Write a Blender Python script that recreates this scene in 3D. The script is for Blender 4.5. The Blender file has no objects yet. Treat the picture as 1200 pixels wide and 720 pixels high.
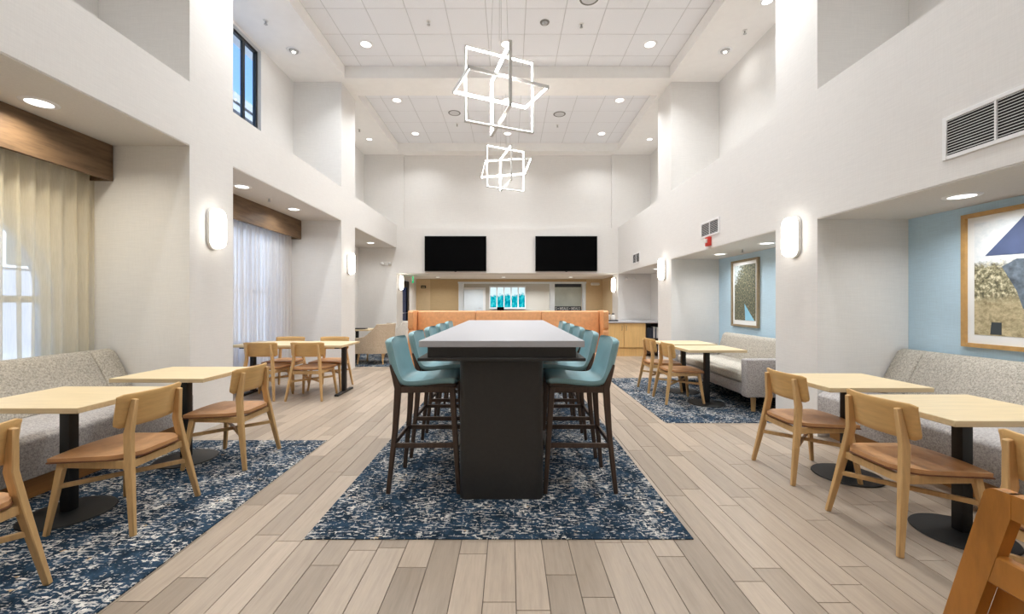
import bpy, bmesh, math, random
from mathutils import Vector, Matrix
random.seed(7)
PI = math.pi
scene = bpy.context.scene
COL = scene.collection

# ------------------------------------------------------------------ camera
CAM_H = 1.34
cam_d = bpy.data.cameras.new('camera')
cam = bpy.data.objects.new('camera', cam_d)
COL.objects.link(cam)
cam.location = (0, 0, CAM_H)
cam.rotation_euler = (PI / 2, 0, 0)
cam_d.sensor_width = 36.0
cam_d.lens = 490 / 1200 * 36.0
cam_d.shift_x = 3 / 1200
cam_d.shift_y = -4 / 1200
cam_d.clip_start = 0.05
cam_d.clip_end = 300
scene.camera = cam

# ------------------------------------------------------------------ world, exposure
world = bpy.data.worlds.new('sky_world')
scene.world = world
world.use_nodes = True
wn = world.node_tree.nodes
wl = world.node_tree.links
wn.clear()
w_out = wn.new('ShaderNodeOutputWorld')
w_bg = wn.new('ShaderNodeBackground')
w_sky = wn.new('ShaderNodeTexSky')
w_sky.sky_type = 'NISHITA'
w_sky.sun_disc = False
w_sky.sun_elevation = math.radians(48)
w_sky.sun_rotation = math.radians(100)
w_sky.air_density = 1.0
w_sky.dust_density = 0.0
w_sky.ozone_density = 6.0
w_bg.inputs['Strength'].default_value = 0.44
wl.new(w_sky.outputs[0], w_bg.inputs[0])
wl.new(w_bg.outputs[0], w_out.inputs[0])

sun_d = bpy.data.lights.new('sun', 'SUN')
sun_d.energy = 11.0
sun_d.angle = math.radians(0.5)
sun = bpy.data.objects.new('sun', sun_d)
COL.objects.link(sun)
sun.location = (30, -20, 40)
sun.rotation_euler = (math.radians(20), math.radians(42), 0)

scene.view_settings.view_transform = 'Standard'
scene.view_settings.look = 'None'
scene.view_settings.gamma = 1.0
scene.view_settings.use_curve_mapping = False
scene.view_settings.exposure = 0.10
scene.cycles.max_bounces = 10
scene.cycles.diffuse_bounces = 6
scene.cycles.glossy_bounces = 3
scene.cycles.transmission_bounces = 6
scene.cycles.transparent_max_bounces = 10
scene.cycles.sample_clamp_indirect = 6.0
scene.cycles.caustics_reflective = False
scene.cycles.caustics_refractive = False
scene.cycles.use_denoising = True

# light levels (watts of each lamp kind)
P_CEIL = 32.5       # tile-ceiling downlights
P_SOFFIT = 2.2     # high perimeter soffit lights
P_ALCOVE = 8.0      # low alcove downlights
P_BACK = 16.0
E_LED = 34.0        # pendant strips
E_SCONCE = 7.0


# ------------------------------------------------------------------ materials
def lin(c):
    r = []
    for v in c[:3]:
        v = v / 255.0
        r.append(v / 12.92 if v <= 0.04045 else ((v + 0.055) / 1.055) ** 2.4)
    return (r[0], r[1], r[2], 1.0)


class NT:
    def __init__(self, m):
        self.t = m.node_tree
        self.n = m.node_tree.nodes
        self.l = m.node_tree.links

    def node(self, typ, **kw):
        nd = self.n.new(typ)
        for k, v in kw.items():
            setattr(nd, k, v)
        return nd

    def link(self, a, b):
        self.l.new(a, b)

    def coord(self, kind='Object', scale=(1, 1, 1), loc=(0, 0, 0)):
        if kind == 'World':
            g = self.node('ShaderNodeNewGeometry')
            src = g.outputs['Position']
        else:
            tc = self.node('ShaderNodeTexCoord')
            src = tc.outputs[kind]
        mp = self.node('ShaderNodeMapping')
        mp.inputs['Scale'].default_value = scale
        mp.inputs['Location'].default_value = loc
        self.link(src, mp.inputs[0])
        return mp.outputs[0]

    def noise(self, vec, scale=5, detail=4, rough=0.55):
        nd = self.node('ShaderNodeTexNoise')
        nd.inputs['Scale'].default_value = scale
        nd.inputs['Detail'].default_value = detail
        nd.inputs['Roughness'].default_value = rough
        if vec is not None:
            self.link(vec, nd.inputs['Vector'])
        return nd.outputs['Fac']

    def ramp(self, fac, stops, interp='LINEAR'):
        nd = self.node('ShaderNodeValToRGB')
        nd.color_ramp.interpolation = interp
        el = nd.color_ramp.elements
        while len(el) < len(stops):
            el.new(0.5)
        for e, (p, c) in zip(el, stops):
            e.position = p
            e.color = c if len(c) == 4 else (c[0], c[1], c[2], 1)
        self.link(fac, nd.inputs[0])
        return nd.outputs[0]

    def math(self, op, a, b=None, clamp=False):
        nd = self.node('ShaderNodeMath', operation=op)
        nd.use_clamp = clamp
        for i, v in enumerate((a, b)):
            if v is None:
                continue
            if isinstance(v, (int, float)):
                nd.inputs[i].default_value = v
            else:
                self.link(v, nd.inputs[i])
        return nd.outputs[0]

    def mix(self, fac, a, b, blend='MIX'):
        nd = self.node('ShaderNodeMix', data_type='RGBA', blend_type=blend)
        for idx, v in ((0, fac), (6, a), (7, b)):
            if isinstance(v, (int, float)):
                nd.inputs[idx].default_value = v
            elif isinstance(v, tuple):
                nd.inputs[idx].default_value = v
            else:
                self.link(v, nd.inputs[idx])
        return nd.outputs[2]

    def bump(self, h, strength=0.2, dist=0.01):
        nd = self.node('ShaderNodeBump')
        nd.inputs['Strength'].default_value = strength
        nd.inputs['Distance'].default_value = dist
        self.link(h, nd.inputs['Height'])
        return nd.outputs[0]


def new_mat(name):
    m = bpy.data.materials.new(name)
    m.use_nodes = True
    b = m.node_tree.nodes['Principled BSDF']
    return m, NT(m), b


def plain(name, rgb, rough=0.5, metal=0.0, var=0.06, vscale=8, bump=0.0, spec=0.5, coord='Object'):
    """solid colour with a little procedural variation"""
    m, t, b = new_mat(name)
    c = lin(rgb)
    v = t.coord(coord)
    n = t.noise(v, vscale, 3)
    lo = tuple(x * (1 - var) for x in c[:3]) + (1,)
    hi = tuple(min(1, x * (1 + var)) for x in c[:3]) + (1,)
    t.link(t.ramp(n, [(0.3, lo), (0.7, hi)]), b.inputs['Base Color'])
    b.inputs['Roughness'].default_value = rough
    b.inputs['Metallic'].default_value = metal
    b.inputs['Specular IOR Level'].default_value = spec
    if bump:
        n2 = t.noise(v, vscale * 12, 3)
        t.link(t.bump(n2, bump, 0.004), b.inputs['Normal'])
    return m


def linen(name, rgb, var=0.035, scale=60):
    """woven wallcovering: crossed fine streaks"""
    m, t, b = new_mat(name)
    c = lin(rgb)
    h = t.noise(t.coord('World', (0.12, 0.12, 2.2)), scale, 4)
    v = t.noise(t.coord('World', (2.2, 2.2, 0.12)), scale, 4)
    s = t.math('ADD', t.math('MULTIPLY', h, 0.6), t.math('MULTIPLY', v, 0.4))
    lo = tuple(x * (1 - var) for x in c[:3]) + (1,)
    hi = tuple(min(1, x * (1 + var)) for x in c[:3]) + (1,)
    t.link(t.ramp(s, [(0.35, lo), (0.65, hi)]), b.inputs['Base Color'])
    b.inputs['Roughness'].default_value = 0.75
    b.inputs['Specular IOR Level'].default_value = 0.25
    t.link(t.bump(s, 0.06, 0.003), b.inputs['Normal'])
    return m


def wood(name, rgb, dark=0.75, rough=0.42, grain=(2.0, 30.0, 30.0), scale=1.6, coord='Object', var=0.10):
    m, t, b = new_mat(name)
    c = lin(rgb)
    oi = t.node('ShaderNodeObjectInfo')
    vec = t.coord(coord, grain)
    add = t.node('ShaderNodeVectorMath', operation='ADD')
    t.link(vec, add.inputs[0])
    mul = t.math('MULTIPLY', oi.outputs['Random'], 37.0)
    t.link(mul, add.inputs[1])
    n = t.noise(add.outputs[0], scale, 6, 0.62)
    lo = tuple(x * dark for x in c[:3]) + (1,)
    hi = tuple(min(1, x * (1 + var)) for x in c[:3]) + (1,)
    t.link(t.ramp(n, [(0.30, lo), (0.55, c), (0.75, hi)]), b.inputs['Base Color'])
    b.inputs['Roughness'].default_value = rough
    b.inputs['Specular IOR Level'].default_value = 0.4
    t.link(t.bump(n, 0.05, 0.002), b.inputs['Normal'])
    return m


def plank_mat(name, use_attr):
    m, t, b = new_mat(name)
    if use_attr:
        a = t.node('ShaderNodeAttribute', attribute_name='tone')
        rnd = a.outputs['Fac']
    else:
        oi = t.node('ShaderNodeObjectInfo')
        rnd = oi.outputs['Random']
    vec = t.coord('World', (22, 1.6, 1))
    add = t.node('ShaderNodeVectorMath', operation='ADD')
    t.link(vec, add.inputs[0])
    t.link(t.math('MULTIPLY', rnd, 91.0), add.inputs[1])
    n = t.noise(add.outputs[0], 1.4, 6, 0.65)
    n2 = t.noise(add.outputs[0], 6.0, 3, 0.6)
    tone = t.ramp(rnd, [(0.0, lin((150, 136, 121))), (0.4, lin((167, 152, 136))), (0.75, lin((180, 164, 147))), (1.0, lin((165, 150, 134)))])
    g = t.ramp(n, [(0.25, (0.80, 0.79, 0.78, 1)), (0.5, (0.97, 0.97, 0.97, 1)), (0.75, (1.08, 1.07, 1.06, 1))])
    g2 = t.ramp(n2, [(0.3, (0.94, 0.94, 0.94, 1)), (0.7, (1.04, 1.04, 1.04, 1))])
    c = t.mix(1.0, t.mix(1.0, tone, g, 'MULTIPLY'), g2, 'MULTIPLY')
    t.link(c, b.inputs['Base Color'])
    b.inputs['Roughness'].default_value = 0.36
    b.inputs['Specular IOR Level'].default_value = 0.4
    t.link(t.bump(n, 0.08, 0.002), b.inputs['Normal'])
    return m


def carpet_mat(name):
    m, t, b = new_mat(name)
    base = t.ramp(t.noise(t.coord('World', (1, 1, 1)), 9, 3), [(0.35, lin((26, 40, 54))), (0.65, lin((48, 70, 90)))])
    # light dashes running across, clustered
    d1 = t.noise(t.coord('World', (22, 62, 1)), 1.0, 3, 0.6)
    d2 = t.noise(t.coord('World', (58, 24, 1), (13, 5, 0)), 1.0, 2, 0.6)
    cl = t.noise(t.coord('World', (5, 3, 1), (3, 9, 0)), 1.0, 3, 0.6)
    s1 = t.math('ADD', d1, t.math('MULTIPLY', t.math('SUBTRACT', cl, 0.5), 0.34))
    s2 = t.math('ADD', d2, t.math('MULTIPLY', t.math('SUBTRACT', cl, 0.5), 0.36))
    k1 = t.ramp(s1, [(0.555, (0, 0, 0, 1)), (0.585, (1, 1, 1, 1))])
    k2 = t.ramp(s2, [(0.615, (0, 0, 0, 1)), (0.645, (1, 1, 1, 1))])
    kk = t.math('MAXIMUM', k1, k2)
    lightc = t.ramp(t.noise(t.coord('World', (14, 14, 1), (7, 1, 0)), 1.0, 2), [(0.32, lin((128, 134, 140))), (0.5, lin((196, 192, 186))), (0.64, lin((222, 218, 210))), (0.72, lin((190, 160, 118)))])
    c = t.mix(kk, base, lightc)
    dk = t.ramp(t.noise(t.coord('World', (60, 60, 1), (2, 2, 0)), 1.0, 2), [(0.3, (0.72, 0.72, 0.72, 1)), (0.6, (1.05, 1.05, 1.05, 1))])
    c = t.mix(1.0, c, dk, 'MULTIPLY')
    t.link(c, b.inputs['Base Color'])
    b.inputs['Roughness'].default_value = 0.95
    b.inputs['Specular IOR Level'].default_value = 0.1
    t.link(t.bump(t.noise(t.coord('World', (1, 1, 1)), 220, 2), 0.4, 0.004), b.inputs['Normal'])
    return m


def fabric(name, rgb, rgb2, scale=240, rough=0.9):
    m, t, b = new_mat(name)
    a = t.noise(t.coord('Object', (1, 1, 1)), scale, 2, 0.7)
    a2 = t.noise(t.coord('Object', (1, 1, 1)), scale * 0.35, 2, 0.7)
    s = t.math('ADD', t.math('MULTIPLY', a, 0.5), t.math('MULTIPLY', a2, 0.5))
    t.link(t.ramp(s, [(0.38, lin(rgb2)), (0.60, lin(rgb))]), b.inputs['Base Color'])
    b.inputs['Roughness'].default_value = rough
    b.inputs['Specular IOR Level'].default_value = 0.15
    t.link(t.bump(a, 0.25, 0.004), b.inputs['Normal'])
    return m


def emit(name, rgb, strength, sample=True):
    m = bpy.data.materials.new(name)
    m.use_nodes = True
    t = NT(m)
    t.n.clear()
    o = t.node('ShaderNodeOutputMaterial')
    e = t.node('ShaderNodeEmission')
    e.inputs['Color'].default_value = lin(rgb)
    e.inputs['Strength'].default_value = strength
    t.link(e.outputs[0], o.inputs[0])
    if not sample:
        m.cycles.emission_sampling = 'NONE'
    return m


def sheer(name, rgb, transp=0.22):
    m = bpy.data.materials.new(name)
    m.use_nodes = True
    t = NT(m)
    t.n.clear()
    o = t.node('ShaderNodeOutputMaterial')
    d = t.node('ShaderNodeBsdfDiffuse')
    tr = t.node('ShaderNodeBsdfTranslucent')
    tp = t.node('ShaderNodeBsdfTransparent')
    w = t.noise(t.coord('World', (1, 1, 0.06)), 160, 2)
    c = lin(rgb)
    lo = tuple(x * 0.93 for x in c[:3]) + (1,)
    col = t.ramp(w, [(0.35, lo), (0.65, c)])
    t.link(col, d.inputs[0])
    t.link(col, tr.inputs[0])
    m1 = t.node('ShaderNodeMixShader')
    m1.inputs[0].default_value = 0.45
    t.link(d.outputs[0], m1.inputs[1])
    t.link(tr.outputs[0], m1.inputs[2])
    m2 = t.node('ShaderNodeMixShader')
    m2.inputs[0].default_value = transp
    t.link(m1.outputs[0], m2.inputs[1])
    t.link(tp.outputs[0], m2.inputs[2])
    t.link(m2.outputs[0], o.inputs[0])
    return m


def glass(name, rgb=(240, 246, 250), refl=0.06):
    m = bpy.data.materials.new(name)
    m.use_nodes = True
    t = NT(m)
    t.n.clear()
    o = t.node('ShaderNodeOutputMaterial')
    tp = t.node('ShaderNodeBsdfTransparent')
    tp.inputs[0].default_value = lin(rgb)
    g = t.node('ShaderNodeBsdfGlossy')
    g.inputs['Roughness'].default_value = 0.02
    mx = t.node('ShaderNodeMixShader')
    mx.inputs[0].default_value = refl
    t.link(tp.outputs[0], mx.inputs[1])
    t.link(g.outputs[0], mx.inputs[2])
    t.link(mx.outputs[0], o.inputs[0])
    return m


M = {}
M['wall'] = linen('linen_white_wallcovering', (228, 226, 223))
M['wall_in'] = linen('linen_grey_wallcovering', (218, 216, 213))
M['office_wall'] = linen('office_wallcovering', (198, 192, 182))
M['blue'] = linen('linen_blue_wallcovering', (190, 216, 232), 0.06)
M['paint'] = plain('white_ceiling_paint', (244, 242, 239), 0.85, var=0.015)
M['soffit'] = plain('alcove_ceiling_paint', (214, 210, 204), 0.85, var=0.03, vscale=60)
M['tile'] = plain('acoustic_tile', (236, 237, 240), 0.95, var=0.03, vscale=90, bump=0.1)
M['grid'] = plain('ceiling_grid_paint', (205, 205, 206), 0.7, var=0.02)
M['grout'] = plain('floor_grout', (92, 80, 70), 0.9)
M['plank'] = plank_mat('wood_look_plank', False)
M['plank_f'] = plank_mat('wood_look_plank_far', True)
M['carpet'] = carpet_mat('navy_flecked_carpet')
M['oak'] = wood('light_oak', (204, 166, 114), 0.84, 0.4, (26, 26, 2.0))
M['oak_x'] = wood('light_oak_long', (214, 194, 156), 0.90, 0.38, (2.0, 30, 30))
M['oak_back'] = wood('oak_backrest', (206, 166, 108), 0.88, 0.38, (2.0, 30, 30))
M['oak_y'] = wood('light_oak_cross', (226, 190, 134), 0.86, 0.38, (30, 2.0, 30))
M['oak_edge'] = wood('oak_plinth', (176, 128, 76), 0.8, 0.5, (30, 2, 30))
M['cab'] = wood('maple_cabinet', (222, 184, 124), 0.88, 0.45, (20, 20, 1.5))
M['walnut'] = wood('walnut_valance', (116, 92, 68), 0.55, 0.5, (30, 1.8, 14), 1.8)
M['darkwood'] = wood('dark_stained_wood', (74, 58, 48), 0.65, 0.4, (26, 26, 3))
M['honey'] = wood('honey_wood', (178, 118, 50), 0.72, 0.35, (14, 14, 3))
M['leather'] = plain('tan_leather', (188, 140, 94), 0.42, var=0.12, vscale=14, bump=0.05)
M['piping'] = plain('brown_piping', (116, 74, 48), 0.5)
M['teal'] = plain('teal_leather', (134, 174, 182), 0.33, var=0.08, vscale=6, bump=0.04)
M['black'] = plain('black_metal', (22, 23, 24), 0.5, var=0.05)
M['ebony'] = plain('ebony_laminate', (44, 42, 40), 0.42, var=0.10, vscale=40)
M['quartz'] = plain('white_quartz', (177, 177, 181), 0.42, var=0.012, vscale=30, spec=0.25)
M['tweed'] = fabric('grey_tweed', (208, 202, 190), (146, 140, 130), 190)
M['tweed_dk'] = fabric('grey_tweed_seat', (192, 187, 184), (136, 132, 131), 190)
M['greige'] = fabric('greige_fabric', (206, 190, 168), (172, 156, 136), 160)
M['paletweed'] = fabric('pale_fabric', (226, 222, 214), (196, 192, 184), 160)
M['orange'] = plain('orange_leather', (210, 152, 102), 0.5, var=0.10, vscale=18, bump=0.05)
M['trimwhite'] = plain('white_trim', (236, 236, 236), 0.45, var=0.01)
M['plastic'] = plain('white_plastic', (228, 226, 222), 0.4, var=0.01)
M['frame_grey'] = plain('pendant_frame_paint', (196, 194, 190), 0.4, 0.2, var=0.02)
M['silver'] = plain('silver_metal', (190, 190, 190), 0.3, 0.9, var=0.03)
M['darkvoid'] = plain('dark_duct', (34, 33, 32), 0.8)
M['greyduct'] = plain('grey_duct', (120, 118, 114), 0.7)
M['screen'] = plain('tv_screen', (2, 2, 3), 0.6, var=0.01, spec=0.05)
M['red'] = plain('red_plastic', (196, 52, 40), 0.4)
M['aluminium'] = plain('black_window_frame', (24, 26, 30), 0.45)
M['beige'] = linen('beige_wallcovering', (206, 184, 148), 0.07)
M['beige2'] = linen('tan_wallcovering', (188, 164, 126), 0.07)
M['bluewhite'] = plain('cool_white_paint', (222, 230, 236), 0.5, var=0.02)
M['parapet'] = plain('white_parapet', (150, 150, 154), 0.8)
M['render_grey'] = plain('grey_stucco', (118, 120, 124), 0.9)
M['annex'] = plain('pale_annex_stucco', (178, 178, 184), 0.9)
M['ground'] = plain('outdoor_paving', (196, 194, 190), 0.9)
M['brass'] = plain('oak_picture_frame', (190, 150, 92), 0.4, var=0.1, vscale=20)
M['bronze'] = plain('bronze_picture_frame', (146, 128, 100), 0.4, var=0.1, vscale=20)
M['mat'] = plain('picture_mat', (236, 238, 238), 0.8, var=0.01)
M['sailblue'] = plain('print_blue', (78, 90, 124), 0.7, var=0.12, vscale=5)
M['skyblue'] = plain('print_light_blue', (140, 196, 222), 0.7, var=0.05)
M['glass'] = glass('clear_glass')
M['glass_tint'] = glass('blue_grey_glass', (150, 165, 190), 0.10)
M['sheer1'] = sheer('warm_lit_sheer', (250, 240, 214), 0.46)  # same cloth as the white sheer; warm lamplight tinted into its colour
M['sheer2'] = sheer('white_sheer', (244, 240, 236), 0.28)
M['led'] = emit('led_strip', (255, 252, 246), E_LED)
M['lens'] = emit('sconce_lens', (255, 248, 236), E_SCONCE)
M['diff'] = emit('downlight_diffuser', (255, 252, 245), 4.0, False)
M['exit'] = emit('exit_green', (40, 190, 120), 1.2, False)
M['dark_print'] = plain('dark_band', (60, 66, 70), 0.6)
M['paleglass'] = plain('pale_frosted_panel', (196, 204, 196), 0.25, var=0.10, vscale=2.5)


def art_mat(name, kind):
    """flat landscape print: pale sky, mottled foliage, light ground (UV = 0..1 over the sheet via Generated)"""
    m, t, b = new_mat(name)
    tc = t.node('ShaderNodeTexCoord')
    sep = t.node('ShaderNodeSeparateXYZ')
    t.link(tc.outputs['Generated'], sep.inputs[0])
    zc = sep.outputs['Z']
    n1 = t.noise(t.coord('Generated', (1, 9, 9)), 2.2, 6, 0.7)
    n2 = t.noise(t.coord('Generated', (1, 26, 20), (0, 3, 1)), 1.4, 5, 0.7)
    if kind == 1:
        fol = t.ramp(n2, [(0.35, lin((58, 58, 44))), (0.5, lin((140, 134, 104))), (0.62, lin((226, 218, 186)))])
        gr = t.ramp(n1, [(0.3, lin((120, 106, 74))), (0.6, lin((206, 192, 154)))])
        sky = t.ramp(n1, [(0.3, lin((214, 222, 226))), (0.7, lin((238, 240, 240)))])
        h = t.math('ADD', zc, t.math('MULTIPLY', t.math('SUBTRACT', n1, 0.5), 0.22))
        k = t.ramp(h, [(0.60, (0, 0, 0, 1)), (0.66, (1, 1, 1, 1))])
        k2 = t.ramp(h, [(0.28, (0, 0, 0, 1)), (0.36, (1, 1, 1, 1))])
        c = t.mix(k, t.mix(k2, gr, fol), sky)
    else:
        fol = t.ramp(n2, [(0.32, lin((40, 46, 40))), (0.52, lin((92, 96, 80))), (0.66, lin((190, 178, 138)))])
        sky = lin((206, 218, 222))
        h = t.math('ADD', t.math('MULTIPLY', t.math('ADD', zc, sep.outputs['Y']), 0.5), t.math('MULTIPLY', t.math('SUBTRACT', n1, 0.5), 0.9))
        k = t.ramp(h, [(0.80, (0, 0, 0, 1)), (0.86, (1, 1, 1, 1))])
        c = t.mix(k, fol, sky)
    t.link(c, b.inputs['Base Color'])
    b.inputs['Roughness'].default_value = 0.6
    return m


M['art_blue'] = plain('print_slate_mottled', (104, 116, 128), 0.7, var=0.55, vscale=16)
M['art1'] = art_mat('landscape_print', 1)
M['art2'] = art_mat('foliage_print', 2)


def mural_mat():
    m = bpy.data.materials.new('backlit_aqua_trees')
    m.use_nodes = True
    t = NT(m)
    t.n.clear()
    o = t.node('ShaderNodeOutputMaterial')
    e = t.node('ShaderNodeEmission')
    g = t.node('ShaderNodeNewGeometry')
    sep = t.node('ShaderNodeSeparateXYZ')
    t.link(g.outputs['Position'], sep.inputs[0])
    n = t.noise(t.coord('World', (5, 1, 5)), 1.0, 4, 0.6)
    n2 = t.noise(t.coord('World', (22, 1, 9)), 1.0, 4, 0.6)
    tr = t.ramp(n2, [(0.35, lin((0, 120, 150))), (0.55, lin((20, 190, 205))), (0.7, lin((110, 225, 225)))])
    h = t.math('ADD', sep.outputs['Z'], t.math('MULTIPLY', t.math('SUBTRACT', n, 0.5), 0.5))
    k = t.ramp(t.math('SUBTRACT', h, 1.2), [(0.48, (0, 0, 0, 1)), (0.56, (1, 1, 1, 1))])
    t.link(t.mix(k, tr, lin((222, 244, 250))), e.inputs['Color'])
    e.inputs['Strength'].default_value = 1.0
    t.link(e.outputs[0], o.inputs[0])
    m.cycles.emission_sampling = 'NONE'
    return m


M['mural'] = mural_mat()


# ------------------------------------------------------------------ mesh builder
class MB:
    def __init__(self):
        self.v = []
        self.f = []

    def add(self, vs, fs):
        o = len(self.v)
        self.v += [tuple(p) for p in vs]
        self.f += [tuple(i + o for i in f) for f in fs]
        return self

    def box(self, x0, x1, y0, y1, z0, z1):
        vs = [(x0, y0, z0), (x1, y0, z0), (x1, y1, z0), (x0, y1, z0), (x0, y0, z1), (x1, y0, z1), (x1, y1, z1), (x0, y1, z1)]
        fs = [(0, 3, 2, 1), (4, 5, 6, 7), (0, 1, 5, 4), (1, 2, 6, 5), (2, 3, 7, 6), (3, 0, 4, 7)]
        return self.add(vs, fs)

    def prism(self, poly, axis, a0, a1):
        """poly: 2-D outline; axis 'x' -> (y,z), 'y' -> (x,z), 'z' -> (x,y)"""
        def P(p, a):
            if axis == 'x':
                return (a, p[0], p[1])
            if axis == 'y':
                return (p[0], a, p[1])
            return (p[0], p[1], a)
        n = len(poly)
        vs = [P(p, a0) for p in poly] + [P(p, a1) for p in poly]
        fs = [tuple(range(n)), tuple(range(2 * n - 1, n - 1, -1))]
        for i in range(n):
            j = (i + 1) % n
            fs.append((i, i + n, j + n, j))
        return self.add(vs, fs)

    def sweep(self, pts, sizes, side=(1, 0, 0)):
        """rectangular bar through pts; sizes = (w along side, d across) per point"""
        rings = []
        n = len(pts)
        pts = [Vector(p) for p in pts]
        for i, p in enumerate(pts):
            if i == 0:
                d = pts[1] - p
            elif i == n - 1:
                d = p - pts[i - 1]
            else:
                d = (pts[i + 1] - p).normalized() + (p - pts[i - 1]).normalized()
            d.normalize()
            s = Vector(side)
            s = (s - d * s.dot(d)).normalized()
            u = d.cross(s).normalized()
            w, dd = sizes[i] if isinstance(sizes, list) else sizes
            rings.append([p + s * w / 2 + u * dd / 2, p - s * w / 2 + u * dd / 2, p - s * w / 2 - u * dd / 2, p + s * w / 2 - u * dd / 2])
        vs = [q for r in rings for q in r]
        fs = [(3, 2, 1, 0), tuple(4 * (n - 1) + k for k in range(4))]
        for i in range(n - 1):
            for k in range(4):
                k2 = (k + 1) % 4
                fs.append((4 * i + k, 4 * i + k2, 4 * i + 4 + k2, 4 * i + 4 + k))
        return self.add(vs, fs)

    def tube(self, pts, r, n=10):
        pts = [Vector(p) for p in pts]
        m = len(pts)
        rings = []
        prev = None
        for i, p in enumerate(pts):
            if i == 0:
                d = pts[1] - p
            elif i == m - 1:
                d = p - pts[i - 1]
            else:
                d = (pts[i + 1] - p).normalized() + (p - pts[i - 1]).normalized()
            d.normalize()
            if prev is None:
                a = Vector((0, 0, 1)) if abs(d.z) < 0.9 else Vector((1, 0, 0))
                prev = d.cross(a).normalized()
            s = (prev - d * prev.dot(d)).normalized()
            prev = s
            u = d.cross(s)
            rr = r[i] if isinstance(r, list) else r
            rings.append([p + (s * math.cos(2 * PI * k / n) + u * math.sin(2 * PI * k / n)) * rr for k in range(n)])
        vs = [q for g in rings for q in g]
        fs = [tuple(range(n - 1, -1, -1)), tuple(n * (m - 1) + k for k in range(n))]
        for i in range(m - 1):
            for k in range(n):
                k2 = (k + 1) % n
                fs.append((n * i + k, n * i + k2, n * i + n + k2, n * i + n + k))
        return self.add(vs, fs)

    def lathe(self, prof, n=32, c=(0, 0, 0), sx=1.0, sy=1.0):
        """prof: list of (r, z); closed at ends when r == 0"""
        vs, idx = [], []
        for r, z in prof:
            if r < 1e-6:
                idx.append([len(vs)])
                vs.append((c[0], c[1], c[2] + z))
            else:
                idx.append(list(range(len(vs), len(vs) + n)))
                vs += [(c[0] + sx * r * math.cos(2 * PI * k / n), c[1] + sy * r * math.sin(2 * PI * k / n), c[2] + z) for k in range(n)]
        fs = []
        for a, b in zip(idx, idx[1:]):
            for k in range(n):
                k2 = (k + 1) % n
                if len(a) == 1 and len(b) == 1:
                    continue
                if len(a) == 1:
                    fs.append((a[0], b[k2], b[k]))
                elif len(b) == 1:
                    fs.append((a[k], a[k2], b[0]))
                else:
                    fs.append((a[k], a[k2], b[k2], b[k]))
        return self.add(vs, fs)

    def slab(self, fn, nu, nv, t, nfn=None):
        """thick curved sheet: fn(u,v)->Vector, u,v in 0..1; thickness t along the surface normal"""
        top = [[Vector(fn(i / nu, j / nv)) for j in range(nv + 1)] for i in range(nu + 1)]
        e = 1e-3
        vs, fs = [], []
        for i in range(nu + 1):
            for j in range(nv + 1):
                u, v = i / nu, j / nv
                g = nfn or fn
                du = Vector(g(min(1, u + e), v)) - Vector(g(max(0, u - e), v))
                dv = Vector(g(u, min(1, v + e))) - Vector(g(u, max(0, v - e)))
                nn = du.cross(dv).normalized()
                tt = t(u, v) if callable(t) else t
                vs.append(top[i][j])
                vs.append(top[i][j] - nn * tt)
        W = nv + 1
        A = lambda i, j: 2 * (i * W + j)
        for i in range(nu):
            for j in range(nv):
                fs.append((A(i, j), A(i + 1, j), A(i + 1, j + 1), A(i, j + 1)))
                fs.append((A(i, j) + 1, A(i, j + 1) + 1, A(i + 1, j + 1) + 1, A(i + 1, j) + 1))
        for i in range(nu):
            fs.append((A(i, 0), A(i, 0) + 1, A(i + 1, 0) + 1, A(i + 1, 0)))
            fs.append((A(i, nv), A(i + 1, nv), A(i + 1, nv) + 1, A(i, nv) + 1))
        for j in range(nv):
            fs.append((A(0, j), A(0, j + 1), A(0, j + 1) + 1, A(0, j) + 1))
            fs.append((A(nu, j), A(nu, j) + 1, A(nu, j + 1) + 1, A(nu, j + 1)))
        return self.add(vs, fs)

    def mesh(self, name, bevel=0.0, seg=2, smooth=40):
        bm = bmesh.new()
        bvs = [bm.verts.new(p) for p in self.v]
        for f in self.f:
            try:
                bm.faces.new([bvs[i] for i in f])
            except ValueError:
                pass
        bmesh.ops.recalc_face_normals(bm, faces=bm.faces)
        if bevel > 0:
            ed = [e for e in bm.edges if len(e.link_faces) == 2 and e.calc_face_angle(0) > 0.6]
            bmesh.ops.bevel(bm, geom=ed, offset=bevel, segments=seg, profile=0.5, affect='EDGES', clamp_overlap=True)
        me = bpy.data.meshes.new(name)
        bm.to_mesh(me)
        bm.free()
        if smooth:
            me.polygons.foreach_set('use_smooth', [True] * len(me.polygons))
            me.set_sharp_from_angle(angle=math.radians(smooth))
        return me


def part(name, mb, mat, parent=None, bevel=0.0, seg=2, smooth=40, loc=None, rot=None):
    me = mb.mesh(name, bevel, seg, smooth)
    me.materials.append(M[mat] if isinstance(mat, str) else mat)
    o = bpy.data.objects.new(name, me)
    COL.objects.link(o)
    if parent is not None:
        o.parent = parent
    if loc:
        o.location = loc
    if rot:
        o.rotation_euler = rot
    return o


def tag(o, label=None, cat=None, group=None, kind=None):
    if label:
        o['label'] = label
    if cat:
        o['category'] = cat
    if group:
        o['group'] = group
    if kind:
        o['kind'] = kind
    return o


def thing(name, label, cat, loc=(0, 0, 0), rz=0.0, group=None):
    o = bpy.data.objects.new(name, None)
    o.empty_display_size = 0.1
    COL.objects.link(o)
    o.location = loc
    o.rotation_euler = (0, 0, rz)
    return tag(o, label, cat, group)


def copy_tree(o, parent=None):
    c = o.copy()
    COL.objects.link(c)
    if parent is not None:
        c.parent = parent
    for ch in list(o.children):
        copy_tree(ch, c)
    return c


def struct(name, mb, mat, bevel=0.0, label=None, cat=None):
    o = part(name, mb, mat, None, bevel, smooth=30)
    o['kind'] = 'structure'
    tag(o, label, cat)
    return o


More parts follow.
